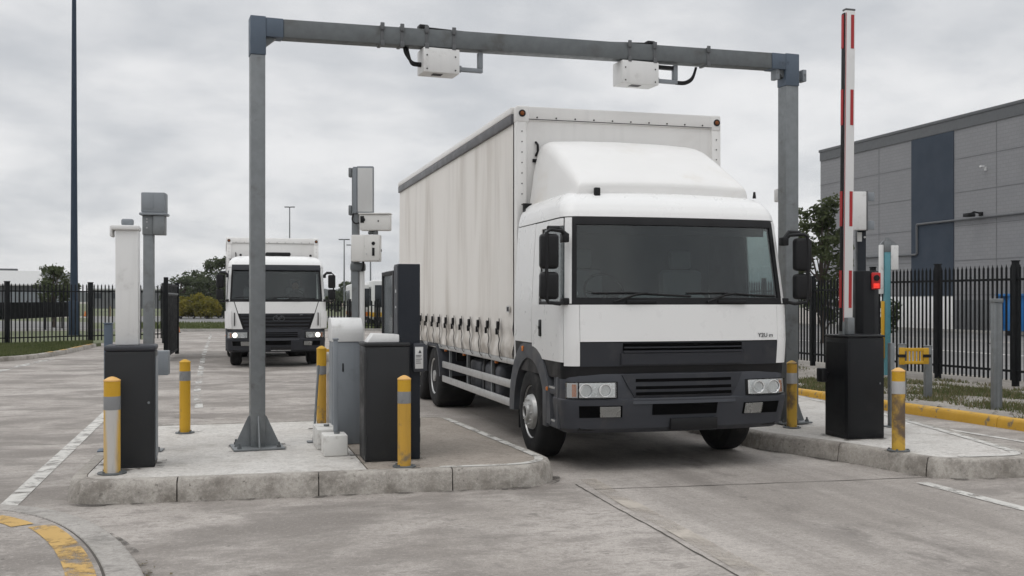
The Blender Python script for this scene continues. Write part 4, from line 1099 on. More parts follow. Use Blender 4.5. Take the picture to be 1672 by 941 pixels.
    # curtains
    def curtain(xs, sg, detail):
        zt, zb = zR-.17, zF+.0; ny = int((yR-yF-.15)/.035) if detail else 30; nz = 56 if detail else 6; P = []
        y_0 = 2.67
        for i in range(nz+1):
            z = zb+(zt-zb)*i/nz; row = []
            for j in range(ny+1):
                y = yF+.115+(yR-yF-.15)*j/ny; b = 0
                if detail:
                    ph = (y-y_0)/.525*2*math.pi; low = max(0, min(1, (1.50-z)/.12)); 
                    b += low*.003*(1-math.cos(ph))*(.5+2*noise.noise((y*2.2, z*5, 1)))
                    b += low*(.013*math.sin((z-1.05)/.2*math.pi*1.25+.9*math.sin(ph*.5)+2*noise.noise((y*.9, 3, 3))))
                    b += .005*noise.noise((y*1.3, z*.45, 2))+.0012*noise.noise((y*5, z*.7, 8))*(1+3*low)
                    sag = math.sin(math.pi*(z-zb)/(zt-zb)); b += .022*sag*noise.noise((y*.45, z*.3, 4))
                row.append((xs+sg*(b+.006), y, z+(.006*math.sin(y*3.1)*noise.noise((y, 2, 2)) if i == 0 and detail else 0)))
            P.append(row)
        mb = MB(); mb.grid(P); return mb.build('curtain' if big else 'box_side', 'curtain' if big else 'box_white', t, ang=80)
    cu = curtain(BL, -1, big); curtain(BR, 1, False)
    mb = MB()
    if big:
        for x, sg in ((BL, -1), (BR, 1)):
            mb.box(x+sg*.035 if sg < 0 else x-.03, x+.03 if sg < 0 else x+sg*.035, yF+.115, yR, zR-.20, zR-.080, .012)
        mb.build('curtain_rail', 'curtain_rail', t)
        mb = MB()
        for x, sg in ((BL, -1), (BR, 1)): mb.box(x-.034, x+.034, yF+.115, yR+.01, zR-.078, zR+.004, .012)
        mb.build('roof_edge', 'box_white', t)
        for k in range(15):
            y = 2.67+k*.525
            if y > yR-.2: break
            x = BL-.022; j = rnd.uniform(-.02, .02)
            mb = MB()
            pth = [(x-.012, y, 1.52), (x-.012, y+j*.3, 1.42), (x-.020, y+.012, 1.33), (x-.012, y-.008, 1.26), (x-.020, y+.010, 1.18), (x-.013, y-.004, 1.10), (x-.002, y+j, 1.03), (x+.05, y+j, .98)]
            pth = smooth([Vector(p) for p in pth], 3)
            Lp = [p+Vector((0, -.017, 0)) for p in pth]; Rp = [p+Vector((0, .017, 0)) for p in pth]
            mb.solid([Lp, Rp], [[p+Vector((.004, 0, 0)) for p in Lp], [p+Vector((.004, 0, 0)) for p in Rp]])
            st = mb.build('strap', 'black', t)
            mb = MB(); mb.box(x-.045, x-.018, y-.026, y+.026, 1.38, 1.475, .008); mb.box(x-.06, x-.03, y-.014+j, y+.014+j, 1.32, 1.40, .006); mb.cyl((x-.03, y-.032, 1.475), (x-.03, y+.032, 1.475), .012, n=8); mb.build('buckle', 'black', st)
        for y in (3.05, 4.9, 6.2, 7.7): mb = MB(); mb.box(BL+.02, BL+.06, y, y+.05, .94, 1.0, .008); mb.build('side_marker', 'orange', t)
        mb = MB(); mb.box(BL-.033, BL-.028, 2.20, 2.32, 1.60, 1.68); lb = mb.build('side_label', 'label', t)
        mb = MB()
        for k in range(3): mb.box(BL-.036, BL-.0335, 2.215+k*.033, 2.237+k*.033, 1.615, 1.665)
        mb.build('side_mark', 'ink', lb)
    else:
        mb.box(BL-.012, BL+.03, yF+.115, yR, zR-.10, zR, .01); mb.box(BR-.03, BR+.012, yF+.115, yR, zR-.10, zR, .01); mb.build('roof_edge', 'box_white', t)
        mb = MB(); mb.box(BL-.02, BL-.008, yF+.3, yR-.2, 1.15, 1.5); mb.build('skirt_panel', 'grey_plastic', t)
    mb = MB(); mb.box(BL+.0, BR, yF+.04, yR, zF-.075, zF-.003, .01); mb.build('floor_rail', 'alu' if big else 'under', t)
    # chassis and running gear
    mb = MB()
    for x in (-.45, .45): mb.box(x-.05, x+.05, .6, yR-.1, .72, .96)
    for y in [2.4+.9*k for k in range(int((yR-2.6)/.9))]: mb.box(-1.05, 1.05, y, y+.08, .80, .96)
    mb.box(-1.0, 1.0, .5, 2.0, .55, .95); mb.box(-.9, .9, 2.3, 6.0, .55, .97); mb.box(-1.05, 1.05, 7.6 if big else 5.2, yR-.3, .5, .97); mb.cyl((-1, 1.32, .505), (1, 1.32, .505), .07); mb.build('chassis', 'under', t)
    axles = (7.0, 8.35) if big else (5.6, 6.9)
    for y in axles:
        for sg in (-1, 1):
            make_wheel(t, sg*1.215, y, sg, kind='rear', w=.62)
        mb = MB(); mb.cyl((-1, y, .505), (1, y, .505), .09)
        mb.lathe([(0, -.2), (.2, -.12), (.24, 0), (.2, .12), (0, .2)], (0, y, .505), 'x', 16); mb.build('axle', 'under', t)
    for y in axles:
        for sg in (-1, 1):
            mb = MB(); P = [[], [], []]
            for k in range(17):
                a = math.pi*(.02+.96*k/16); c_, s_ = math.cos(a), math.sin(a)
                P[0].append(Vector((sg*1.25, y-.585*c_, .50+min(.50, .60*s_)))); P[1].append(Vector((sg*1.25, y-.655*c_, .50+min(.545, .67*s_)))); P[2].append(Vector((sg*.75, y-.655*c_, .50+min(.545, .67*s_))))
            mb.grid(P); mb.build('rear_mudguard', 'grey_plastic', t, ang=50)
    if big:
        mb = MB(); mb.box(-1.16, -.55, 2.95, 4.0, .45, .93, .09, 3); mb.box(-1.10, -.6, 4.25, 4.9, .5, .9, .05); mb.build('fuel_tank', 'grey_plastic', t)
        mb = MB()
        for y in (3.2, 3.75): mb.box(-1.175, -.55, y, y+.06, .44, .945, .02)
        mb.build('tank_strap', 'under', t)
        mb = MB(); mb.box(-1.215, -1.185, 2.28, 6.35, .685, .785, .010); mb.build('side_guard', 'alu', t)
        mb = MB(); mb.box(-1.215, -1.185, 2.28, 6.35, .46, .56, .010); mb.build('side_guard', 'alu', t)
        mb = MB(); mb.box(-1.222, -1.16, 2.18, 2.279, .44, .80, .012); mb.build('guard_end', 'alu', t)
        mb = MB()
        for y in (3.3, 4.7, 5.9): mb.box(-1.184, -1.15, y, y+.05, .45, 1.0)
        mb.build('guard_post', 'steel', t)
        mb = MB(); mb.box(1.185, 1.215, 2.28, 6.35, .685, .785, .01); mb.box(1.185, 1.215, 2.28, 6.35, .46, .56, .01); mb.build('side_guard', 'alu', t)
        text_mesh('Y2U m', .062, 'ink', lid, (.95, .026, 1.38), (R(90), 0, R(2)), 'badge')
    else:
        mb = MB(); mb.box(-1.22, -1.19, 2.5, 4.9, .55, .65); mb.box(-1.22, -1.19, 2.5, 4.9, .75, .85); mb.build('side_guard', 'under', t)
        text_mesh('IIIIII', .05, 'band', t, (.62, -.03, 1.365), (R(90), 0, 0), 'badge')
    return t
TX, TY = 4.55, 9.82
make_truck((TX, TY, 0), 'white curtain sided truck with roof deflector stopped under the gantry', 'main')
T2 = far(452, 27.0)
make_truck(T2, 'smaller white box truck with lit headlights following behind', 'second')

# driver of the rear truck
def driver(loc):
    t = thing('person', 'driver in dark clothing sitting behind the wheel of the rear truck', 'person', loc)
    mb = MB(); V = [(0, 0, 0, .15, .12), (0, .02, .18, .15, .11), (0, .03, .36, .17, .11), (0, .03, .47, .15, .09), (0, .02, .54, .07, .07), (0, .01, .60, .055, .06)]
    me = bpy.data.meshes.new('body')
    jv = [(0, 0, 0), (0, .02, .22), (0, .03, .44), (0, .01, .56), (0, -.02, .66), (0, -.01, .76),
          (-.19, .02, .45), (-.26, -.10, .24), (-.16, -.34, .26), (-.13, -.42, .29), (.19, .02, .45), (.26, -.10, .24), (.16, -.34, .26), (.13, -.42, .29),
          (-.10, -.06, -.02), (-.14, -.42, -.02), (-.15, -.46, -.42), (.10, -.06, -.02), (.14, -.42, -.02), (.15, -.46, -.42)]
    ed = [(0, 1), (1, 2), (2, 3), (3, 4), (4, 5), (2, 6), (6, 7), (7, 8), (8, 9), (2, 10), (10, 11), (11, 12), (12, 13), (0, 14), (14, 15), (15, 16), (0, 17), (17, 18), (18, 19)]
    rd = [.15, .14, .15, .055, .095, .09, .075, .052, .036, .04, .075, .052, .036, .04, .10, .075, .055, .10, .075, .055]
    me.from_pydata(jv, ed, []); o = bpy.data.objects.new('body', me); COL.objects.link(o); o.parent = t
    md = o.modifiers.new('s', 'SKIN'); 
    for i, v in enumerate(me.skin_vertices[0].data): v.radius = (rd[i], rd[i]*.85); v.use_root = (i == 0)
    s = o.modifiers.new('d', 'SUBSURF'); s.levels = 2; s.render_levels = 2
    me.materials.append(M['cloth'])
    mb = MB(); mb.lathe([(.0, .575), (.07, .60), (.088, .66), (.092, .73), (.085, .79), (.05, .835), (0, .845)], (0, -.02, 0), 'z', 20)
    mb.cyl((0, -.11, .70), (0, -.125, .675), .012, .016, 8); hd = mb.build('face', 'skin', t)
    mb = MB(); mb.lathe([(.096, .74), (.095, .79), (.06, .845), (0, .855)], (0, -.008, 0), 'z', 20); mb.build('hair', 'hair', t)
    for sx in (-.035, .035): mb = MB(); mb.lathe([(.0, -.012), (.011, 0), (0, .008)], (sx, -.108, .715), 'y', 10); mb.build('eye', 'black', hd)
    for sg in (-1, 1):
        for k in range(4):
            mb = MB(); y = -.45-.012*k*0; x = sg*(.13+.012*(k-1.5)); mb.tube([(sg*.13, -.42, .29), (x, -.47, .315), (x, -.485, .29), (x, -.465, .27)], [.016, .011, .010, .008], 6); mb.build('finger', 'skin', t)
        mb = MB(); mb.tube([(sg*.12, -.42, .29), (sg*.09, -.45, .30), (sg*.085, -.475, .295)], [.016, .012, .009], 6); mb.build('thumb', 'skin', t)
    return t
driver((T2.x+.55, T2.y+1.26, 1.42))

# contact shade painted on the slab round the feet of cabinets and posts
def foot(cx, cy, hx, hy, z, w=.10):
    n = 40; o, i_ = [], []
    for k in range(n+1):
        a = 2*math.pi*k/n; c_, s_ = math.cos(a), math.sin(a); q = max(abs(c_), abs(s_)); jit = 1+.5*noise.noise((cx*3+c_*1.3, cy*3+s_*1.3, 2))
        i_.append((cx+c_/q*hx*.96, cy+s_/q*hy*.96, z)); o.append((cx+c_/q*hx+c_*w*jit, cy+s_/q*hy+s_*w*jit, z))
    mb = MB(); mb.grid([i_, o]); struct(mb.build('contact_shade', 'grime_shade', ang=0))
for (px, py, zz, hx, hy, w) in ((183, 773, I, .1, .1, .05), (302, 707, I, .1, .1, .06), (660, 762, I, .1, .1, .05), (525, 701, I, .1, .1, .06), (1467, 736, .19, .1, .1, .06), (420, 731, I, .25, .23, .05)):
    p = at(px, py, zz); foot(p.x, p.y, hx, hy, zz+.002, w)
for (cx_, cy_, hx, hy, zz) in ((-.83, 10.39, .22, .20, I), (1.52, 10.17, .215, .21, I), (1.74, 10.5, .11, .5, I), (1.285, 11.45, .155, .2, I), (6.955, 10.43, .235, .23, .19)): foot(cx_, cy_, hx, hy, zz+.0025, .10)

# ------------------------------------------------------------------ gantry
gl = at(420, 731, I); gr = far(1287, 13.2, .19); gv = gr-gl; GW = math.hypot(gv.x, gv.y); GA = math.atan2(gv.y, gv.x)
GT = zat(31, (gl.x*sa+gl.y*ca)); GT2 = zat(92, 13.2)
g = thing('overhead_gantry', 'grey steel goalpost gantry spanning the truck lane', 'gantry', (gl.x, gl.y, I), GA)
bh = .192
def HB(x): return GT-I+(GT2-GT)*x/GW
for x, wdt in ((0, .074), (GW, .093)):
    Hb = HB(x)
    mb = MB(); mb.box(x-wdt, x+wdt, -.09, .09, .018, Hb-bh-.20, .008); mb.build('post', 'steel', g)
    k_ = 1 if x == 0 else .85
    mb = MB(); mb.box(x-.26*k_, x+.26*k_, -.24*k_, .24*k_, 0, .02, .004)
    bp = mb.build('base_plate', 'steel', g)
    mb = MB()
    for sx in (-.2*k_, .2*k_):
        for sy in (-.18*k_, .18*k_): mb.cyl((x+sx, sy, .02), (x+sx, sy, .045), .024, n=6); mb.cyl((x+sx, sy, .045), (x+sx, sy, .075), .012, n=8)
    mb.build('bolt', 'beam_steel', bp)
    mb = MB()
    for s in (-1, 1): mb.prism([(x+s*wdt, .021), (x+s*.235, .021), (x+s*.20, .10), (x+s*(wdt+.02), .33), (x+s*wdt, .34)], 'y', -.008, .008)
    mb.prism([(-.092, .021), (-.225, .021), (-.19, .10), (-.092, .34)], 'x', x-.007, x+.007); mb.build('gusset', 'steel', g)
    mb = MB(); mb.box(x-wdt-.006, x+wdt+.006, -.097, .097, Hb-bh-.20, Hb+.012, .008)
    s = 1 if x == 0 else -1
    a_, b_ = sorted((x+s*(wdt+.007), x+s*(.26 if x == 0 else .30))); mb.box(a_, b_, -.096, .096, Hb-bh-.004, Hb+.002, .006)
    mb.build('corner_sleeve', 'blue_steel', g)
    mb = MB(); mb.prism([(x+s*(wdt+.008), Hb-bh-.006), (x+s*(wdt+.12), Hb-bh-.006), (x+s*(wdt+.008), Hb-bh-.10)], 'y', -.05, .05); mb.build('knee_brace', 'beam_steel', g)
mb = MB(); xa, xb = .262, GW-.302; mb.prism([(xa, HB(0)-bh), (xb, HB(GW)-bh), (xb, HB(GW)), (xa, HB(0))], 'y', -.09, .09, .008); mb.build('beam', 'beam_steel', g)
def beam_x(px):                      # distance along the beam for a bearing
    r = (px-CX)/FPX; dx, dy = r*ca+sa, -r*sa+ca; ux, uy = math.cos(GA), math.sin(GA)
    return (gl.y*dx-gl.x*dy)/(ux*dy-uy*dx)
for px in (621, 653, 693, 737, 1022, 1063, 1150):
    x = beam_x(px); Hb = HB(x); mb = MB(); mb.box(x-.018, x+.018, -.098, .098, Hb-bh-.012, Hb+.012, .004); mb.box(x-.022, x+.022, -.115, -.098, Hb-.05, Hb+.03, .004); mb.box(x-.022, x+.022, -.115, -.098, Hb-bh-.03, Hb-bh+.03, .004); mb.build('clamp_band', 'wh_trim', g)
mb = MB(); xs = [beam_x(p) for p in (690, 760, 830, 900, 1000, 1060)]
mb.tube([(x, .03, HB(x)+.018+(.02 if i in (0, 5) else 0)) for i, x in enumerate(xs)], .014, 6)
[mb.box(x-.05, x+.05, -.06, .06, HB(x)+.004, HB(x)+.055, .01) for x in (xs[0], xs[5])]; mb.build('cable', 'black', g)
def scanner(px0, px1, label, flip):
    x0, x1 = beam_x(px0), beam_x(px1); wd = x1-x0
    p = Vector((gl.x, gl.y, 0))+Vector((math.cos(GA), math.sin(GA), 0))*x0
    t = thing('scanner_unit', label, 'scanner', (p.x, p.y, HB((x0+x1)/2)+I-bh-.004), GA, 'scanner boxes hanging under the gantry beam')
    mb = MB(); mb.box(.03, wd, -.11, .16, -.285, -.012, .012); mb.build('housing', 'cabinet_white', t)
    mb = MB(); mb.box(.12, .2, -.06, .06, -.012, .0); mb.box(wd-.16, wd-.08, -.06, .06, -.012, .0); mb.build('hanger', 'wh_trim', t)
    mb = MB()
    for xx in (.07, wd-.05):
        for zz in (-.25, -.10): mb.cyl((xx, -.111, zz), (xx, -.116, zz), .009, n=6)
    mb.box(wd*.35, wd*.6, -.05, .05, -.29, -.286); mb.build('screw', 'black', t)
    mb = MB(); bx = wd+.30
    mb.box(wd+.005, bx, -.03, .03, -.23, -.185, .006); mb.box(bx-.055, bx, -.032, .032, -.184, -.005, .006); mb.box(wd+.005, wd+.05, -.025, .025, -.24, -.17, .004); mb.build('bracket', 'grey_cab', t)
    mb = MB()
    if not flip:
        for k, o in enumerate((0, .03)): mb.tube(smooth([Vector(p) for p in ((-.16+o, 0, .0), (-.15+o, -.02, -.08), (-.08, -.02, -.17-.02*k), (.0, 0, -.18-.02*k), (.03, 0, -.18-.02*k))], 4), .016, 8)
        mb.cyl((-.0, 0, -.19), (.04, 0, -.19), .028, n=10)
    else:
        for k in range(2): mb.tube(smooth([Vector(p) for p in ((wd+.28, 0, -.20-.02*k), (wd+.40, -.02, -.20-.02*k), (wd+.50, -.02, -.14-.02*k), (wd+.56, 0, -.03), (wd+.565, 0, .0))], 4), .016, 8)
        mb.box(wd+.01, wd+.30, -.02, .05, -.06, -.015, .01)
    mb.build('conduit', 'black', t)
scanner(683, 746, 'white scanner box hanging from the gantry beam, nearer the left post', False)
scanner(1006, 1069, 'white scanner box hanging from the gantry beam above the truck box', True)
# small antennas on the right post head
for dx, lab in ((-.20, 'small pale antenna plate on the left side of the right gantry post'), (.20, 'small pale antenna plate on the right side of the right gantry post')):
    p = Vector((gl.x, gl.y, 0))+Vector((math.cos(GA), math.sin(GA), 0))*(GW+dx)
    t = thing('antenna_plate', lab, 'antenna', (p.x, p.y, zat(122, 13.15)), GA, 'antenna plates on the right gantry post'); s = 1 if dx > 0 else -1
    mb = MB(); mb.box(-.028, .028, -.07, .05, -.075, .075, .008); mb.build('plate', 'grey_cab', t)
    mb = MB(); mb.tube([(-s*.028, .0, -.05), (-s*.106, 0, -.05)], .010, 6); mb.tube([(-s*.028, 0, .05), (-s*.106, 0, .05)], .008, 6); mb.cyl((0, -.07, .01), (0, -.08, .01), .012, n=8); mb.build('bracket', 'steel', t)

# ------------------------------------------------------------------ bollards
def bollard(loc, label, body, r=.065, h=.86, cap='cap_yellow', band='band', bz=(.62, .745), topm=None):
    t = thing('safety_bollard', label, 'bollard', loc, rnd.uniform(-.3, .3), 'yellow safety bollards')
    mb = MB(); mb.lathe([(r, .012), (r, bz[0])], (0, 0, 0), 'z', 28); mb.build('post', body, t)
    mb = MB(); mb.lathe([(r, bz[1]), (r, h-.042)], (0, 0, 0), 'z', 28); mb.build('top_section', topm or 'yellow', t)
    mb = MB(); mb.lathe([(r+.001, bz[0]), (r+.0015, bz[0]+.004), (r+.0015, bz[1]-.004), (r+.001, bz[1])], (0, 0, 0), 'z', 28); mb.build('reflective_band', band, t)
    mb = MB(); mb.lathe([(r, h-.042), (r+.003, h-.040), (r+.002, h-.030), (r*.5, h-.008), (.01, h), (0, h)], (0, 0, 0), 'z', 28); mb.build('cap', cap, t)
    mb = MB(); mb.lathe([(r*1.75, 0), (r*1.75, .010), (r*1.7, .012), (r, .012)], (0, 0, 0), 'z', 24)
    for k in range(4): a = math.pi/4+k*math.pi/2; mb.cyl((r*1.4*math.cos(a), r*1.4*math.sin(a), .012), (r*1.4*math.cos(a), r*1.4*math.sin(a), .026), .012, n=6)
    mb.build('base_plate', 'beam_steel', t); return t
bollard(at(183, 773, I), 'bollard with most of its yellow paint worn away, beside the white column cabinet', 'bare', .071, .865, bz=(.57, .69))
bollard(at(302, 707, I), 'clean bright yellow bollard left of the gantry post', 'yellow', .062, .86, cap='yellow', bz=(.61, .72))
bollard(at(660, 762, I), 'scuffed yellow bollard in front of the charcoal cabinet and tall navy terminal', 'yellow_worn', .062, .85, bz=(.59, .70))
bollard(at(525, 701, I), 'grubby yellow bollard beside the grey rounded cabinet', 'yellow_worn', .058, 1.0, cap='yellow', bz=(.66, .76))
bollard(far(1293, 12.72, .19), 'rusty yellow bollard standing right against the front truck bumper', 'yellow_rust', .062, .82, cap='yellow_rust', band='band_light', bz=(.54, .67), topm='yellow_worn')
bollard(at(1467, 736, .19), 'rust stained yellow bollard with silver band beside the black barrier housing', 'yellow_rust', .066, .86, band='band_light', bz=(.59, .72))

# ------------------------------------------------------------------ left cabinet group
cx0, cy0 = -1.05, 10.19
t = thing('barrier_cabinet', 'charcoal cabinet with a tall white column on top, on the left end of the island', 'cabinet', (cx0, cy0, I)); 
mb = MB(); mb.box(0, .44, 0, .40, .0, 1.075, .012); mb.build('housing', 'char', t)
mb = MB(); mb.box(-.006, .446, -.006, .41, 1.076, 1.13, .022, 3); mb.build('lid', 'grey_plastic', t)
mb = MB(); mb.box(.4402, .447, .04, .37, .06, 1.02, .003); mb.build('side_door', 'grey_cab', t)
mb = MB(); mb.box(.022, .418, -.0045, -.0005, .035, 1.05, .0015); fd = mb.build('front_door', 'char', t)
mb = MB(); mb.cyl((.385, -.0046, .60), (.385, -.010, .60), .012, n=12); mb.build('lock', 'steel', fd)
mb = MB(); mb.box(.085, .285, .10, .34, 1.131, 2.20, .008); mb.build('column', 'cabinet_white', t)
mb = MB(); mb.box(.05, .295, .07, .36, 2.201, 2.245, .012); mb.box(.035, .06, .10, .33, 2.14, 2.24, .01); mb.build('column_cap', 'cabinet_white', t)
mb = MB(); mb.box(.13, .24, .15, .22, 2.246, 2.31, .018); mb.cyl((.175, .149, 2.275), (.175, .145, 2.275), .009, n=8); mb.build('lifting_tab', 'grey_cab', t)
mb = MB(); mb.box(.286, .29, .15, .29, 1.35, 1.72, .002); mb.build('column_door', 'cabinet_white', t)
p = at(260, 736, I); d = p.x*sa+p.y*ca
t = thing('sensor_post', 'galvanised post carrying two stacked grey boxes behind the left cabinet', 'post', (p.x-.10, p.y, I), -.1)
zt = zat(316, d)-I
mb = MB(); mb.box(-.05, .05, -.05, .05, .012, zt-.42, .006); mb.build('post', 'steel', t)
mb = MB(); mb.box(-.10, .14, -.10, .10, 0, .013, .003); 
for sx in (-.08, .11): mb.cyl((sx, -.08, .013), (sx, -.08, .05), .012, n=6)
mb.build('base_plate', 'steel', t)
mb = MB(); mb.box(-.062, .175, -.10, .08, zt-.205, zt, .012); mb.box(-.04, .06, -.104, -.10, zt-.17, zt-.02, .002); mb.build('upper_box', 'grey_cab', t)
mb = MB(); mb.box(.055, .165, -.09, .07, zt-.43, zt-.235, .008); mb.box(-.056, .054, -.062, .062, zt-.43, zt-.235, .006); mb.build('lower_box', 'steel', t)
mb = MB(); mb.box(-.08, .19, -.11, .10, zt-.234, zt-.206, .010); mb.build('shelf', 'grey_cab', t)
mb = MB()
for zz in (zt-.27, zt-.30, zt-.36): mb.cyl((-.01, -.063, zz), (-.01, -.07, zz), .008, n=8)
mb.build('screw', 'band_light', t)
mb = MB(); mb.box(.055, .20, -.08, .06, .78, 1.03, .010); mb.build('junction_box', 'grey_cab', t)
t = thing('gate_post', 'short dark blue steel post behind the charcoal cabinet on the left', 'post', far(177, 10.72, I))
mb = MB(); mb.box(-.04, .04, -.04, .04, .0, 1.30, .006); mb.box(-.045, .045, -.045, .045, 1.301, 1.315, .004); mb.build('post_tube', 'blue_steel', t)
mb = MB(); mb.box(-.10, .10, -.10, .10, 0, .012, .003); mb.build('foot_plate', 'blue_steel', t)

# ------------------------------------------------------------------ middle group
# charcoal cabinet
t = thing('control_cabinet', 'charcoal steel cabinet with a small white hood, left of the navy terminal', 'cabinet', (1.305, 9.96, I))
mb = MB(); mb.box(0, .43, 0, .42, 0, 1.10, .010); mb.build('housing', 'char', t)
mb = MB(); mb.box(-.008, .438, -.008, .43, 1.101, 1.14, .012, 3); mb.build('lid', 'char', t)
mb = MB(); mb.prism([(.03, 1.141), (.36, 1.141), (.34, 1.215), (.09, 1.225)], 'y', .06, .30, .006); mb.build('hood', 'cabinet_white', t)
mb = MB(); mb.box(-.004, -.0005, .04, .38, .06, 1.05); mb.build('side_door', 'char', t)
mb = MB(); mb.box(.022, .408, -.0045, -.0005, .035, 1.08, .0015); fd = mb.build('front_door', 'char', t)
mb = MB(); mb.cyl((.375, -.0046, .62), (.375, -.010, .62), .012, n=12); mb.build('lock', 'steel', fd)
for zz in (.18, .90): mb = MB(); mb.cyl((.017, -.006, zz), (.017, -.006, zz+.07), .006, n=8); mb.build('hinge', 'char', t)
# navy terminal
t = thing('payment_terminal', 'tall navy terminal with a glass screen side, the tallest box on the island', 'terminal', (1.635, 10.02, I)); hz = zat(431, 10.1)-I
mb = MB(); mb.box(0, .215, 0, .26, 0, hz, .008); mb.build('pillar', 'navy', t)
mb = MB(); mb.box(-.006, -.0005, .015, .245, .05, hz-.02, .002); mb.build('side_trim', 'grey_plastic', t)
mb = MB(); mb.box(.02, .20, .262, 1.02, 0, hz-.05, .01); 
mb.build('screen_case', 'grey_plastic', t)
mb = MB(); 
for a_, b_, c_, d_ in ((.262, .30, .9, hz-.06), (.97, 1.02, .9, hz-.06)): mb.box(-.012, .0195, a_, b_, c_, d_, .004)
mb.box(-.012, .0195, .301, .969, hz-.10, hz-.06, .004); mb.box(-.012, .0195, .301, .969, .9, .94, .004); mb.build('screen_frame', 'black', t)
mb = MB(); mb.box(.004, .010, .302, .968, .942, hz-.102); mb.build('screen_glass', 'panel_glass', t)
mb = MB(); mb.box(-.0095, -.0062, .09, .13, hz-.28, hz-.25); mb.box(-.0095, -.0062, .09, .13, hz-.43, hz-.41); mb.build('sensor_eye', 'label', t)
mb = MB()
for zz in (.15, .3): mb.box(.216, .232, .08, .14, zz, zz+.09, .004)
mb.build('hinge', 'black', t)
t2 = thing('intercom_unit', 'dark intercom box with a white notice, fixed low on the navy terminal front', 'intercom', (1.772, 9.97, zat(585, 10.0)))
mb = MB(); mb.box(.0, .12, -.03, .045, -.14, .14, .018); mb.box(.090, .135, -.02, .12, -.13, .125, .010); mb.build('case', 'grey_plastic', t2)
mb = MB(); mb.box(.012, .092, -.035, -.0305, -.105, .105, .002); mb.build('notice', 'label', t2)
mb = MB(); mb.prism([(.045, .045), (.075, .045), (.06, .078)], 'y', -.0375, -.0352)
for zz, w_ in ((.025, .055), (.010, .05), (-.012, .06), (-.03, .045), (-.05, .05)): mb.box(.02, .02+w_, -.0372, -.0352, zz-.004, zz+.002)
mb.build('notice_print', 'ink', t2)
# grey cabinet with rounded hood
t = thing('equipment_cabinet', 'grey cabinet with a rounded white hood behind the charcoal cabinet', 'cabinet', (1.13, 11.25, I))
mb = MB(); mb.box(0, .31, 0, .40, 0, 1.10, .010); mb.build('housing', 'grey_cab', t)
pr_ = [(-.012, 1.101)]+[(-.012+.20*(1-math.cos(a)), 1.20+.155*math.sin(a)) for a in [math.pi/2*k/7 for k in range(8)]]+[(.36, 1.355), (.415, 1.30), (.415, 1.101)]
mb = MB(); mb.prism(pr_, 'x', -.012, .322, .008); mb.build('hood', 'cabinet_white', t)
mb = MB(); mb.box(.10, .115, -.006, -.0005, .78, .87, .002); mb.build('lock', 'black', t)
mb = MB(); mb.box(-.0045, -.0005, .05, .36, .08, 1.05); mb.build('side_door', 'grey_cab', t)
# camera pole
pp = far(585, 11.95, I); d = 11.95; Z = lambda y: zat(y, d)-I; k_ = d/FPX
t = thing('camera_pole', 'square grey pole carrying a tall white antenna panel and a round white conduit', 'pole', pp, -YAW)
mb = MB(); mb.box(-.068, .010, -.05, .05, .012, Z(275), .006); mb.build('post', 'steel', t)
mb = MB(); mb.cyl((.045, -.02, .01), (.045, -.02, Z(440)), .030, n=14); mb.build('conduit', 'cabinet_white', t)
mb = MB(); mb.box(-.085, .082, -.075, .06, Z(444), Z(429), .03, 3); mb.build('collar', 'beam_steel', t)
mb = MB(); mb.box(-.13, .13, -.12, .12, 0, .012, .003); mb.build('base_plate', 'steel', t)
mb = MB(); mb.box(-.004, 26*k_, -.085, .0, Z(349), Z(273), .008); mb.box(-.05, -.0045, -.085, -.052, Z(349), Z(274), .004); pn = mb.build('antenna_panel', 'grey_cab', t)
mb = MB(); mb.box(.006, 25*k_, -.090, -.0855, Z(347), Z(276), .002); mb.build('panel_face', 'label', pn)
for y0_, y1_ in ((290, 275), (352, 336)): mb = MB(); mb.box(-15*k_, -.069, -.055, .03, Z(y0_), Z(y1_), .008); mb.build('bracket', 'steel', t)
mb = MB(); mb.tube(smooth([Vector(p) for p in ((-.05, -.06, Z(350)), (-.055, -.09, Z(360)), (-.02, -.10, Z(366)), (.02, -.08, Z(365)))], 3), .009, 6); mb.tube(smooth([Vector(p) for p in ((.07, -.10, Z(427)), (.075, -.11, Z(436)), (.055, -.09, Z(443)))], 3), .014, 6); mb.build('cable', 'black', t)
q = pp+Vector((0, 0, I*0))
def onpole(dx, y): return Vector((pp.x+dx*math.cos(YAW), pp.y-dx*math.sin(YAW), zat(y, d)))
t = thing('surveillance_camera', 'white camera housing pointing right on the camera pole', 'camera', onpole(30*k_, 378), -YAW)
mb = MB(); mb.box(-24*k_, 25*k_, -.18, -.03, .0, 26*k_, .014); hs = mb.build('housing', 'chip_white', t)
mb = MB(); mb.box(-26*k_, 26*k_, -.195, -.02, 26*k_+.001, 28*k_, .003); mb.build('sun_shield', 'chip_white', hs)
mb = MB(); mb.lathe([(.022, -.183), (.022, -.19), (0, -.19)], (-20*k_+.012, 0, 17*k_), 'y', 16); mb.box(-23*k_, -17*k_, -.184, -.1805, 12*k_, 23*k_, .001); mb.cyl((6*k_, -.18, 15*k_), (6*k_, -.186, 15*k_), .009, n=8); mb.build('lens', 'black', hs)
mb = MB(); mb.cyl((0, -.10, -6*k_), (0, -.10, .0), .030, n=12); mb.cyl((0, -.10, -.02), (-.08, -.04, -.02), .02, n=10); mb.build('mount', 'steel', t)
t = thing('surveillance_camera', 'white twin lens camera box fixed on the pole below the other camera', 'camera', onpole(15*k_, 428), -YAW)
mb = MB(); mb.box(-23*k_, 24*k_, -.17, -.053, .0, 43*k_, .012); hs = mb.build('housing', 'chip_white', t)
mb = MB(); mb.box(-2*k_, 22.5*k_, -.178, -.1705, 1.5*k_, 41*k_, .006); mb.build('front_plate', 'chip_white', hs)
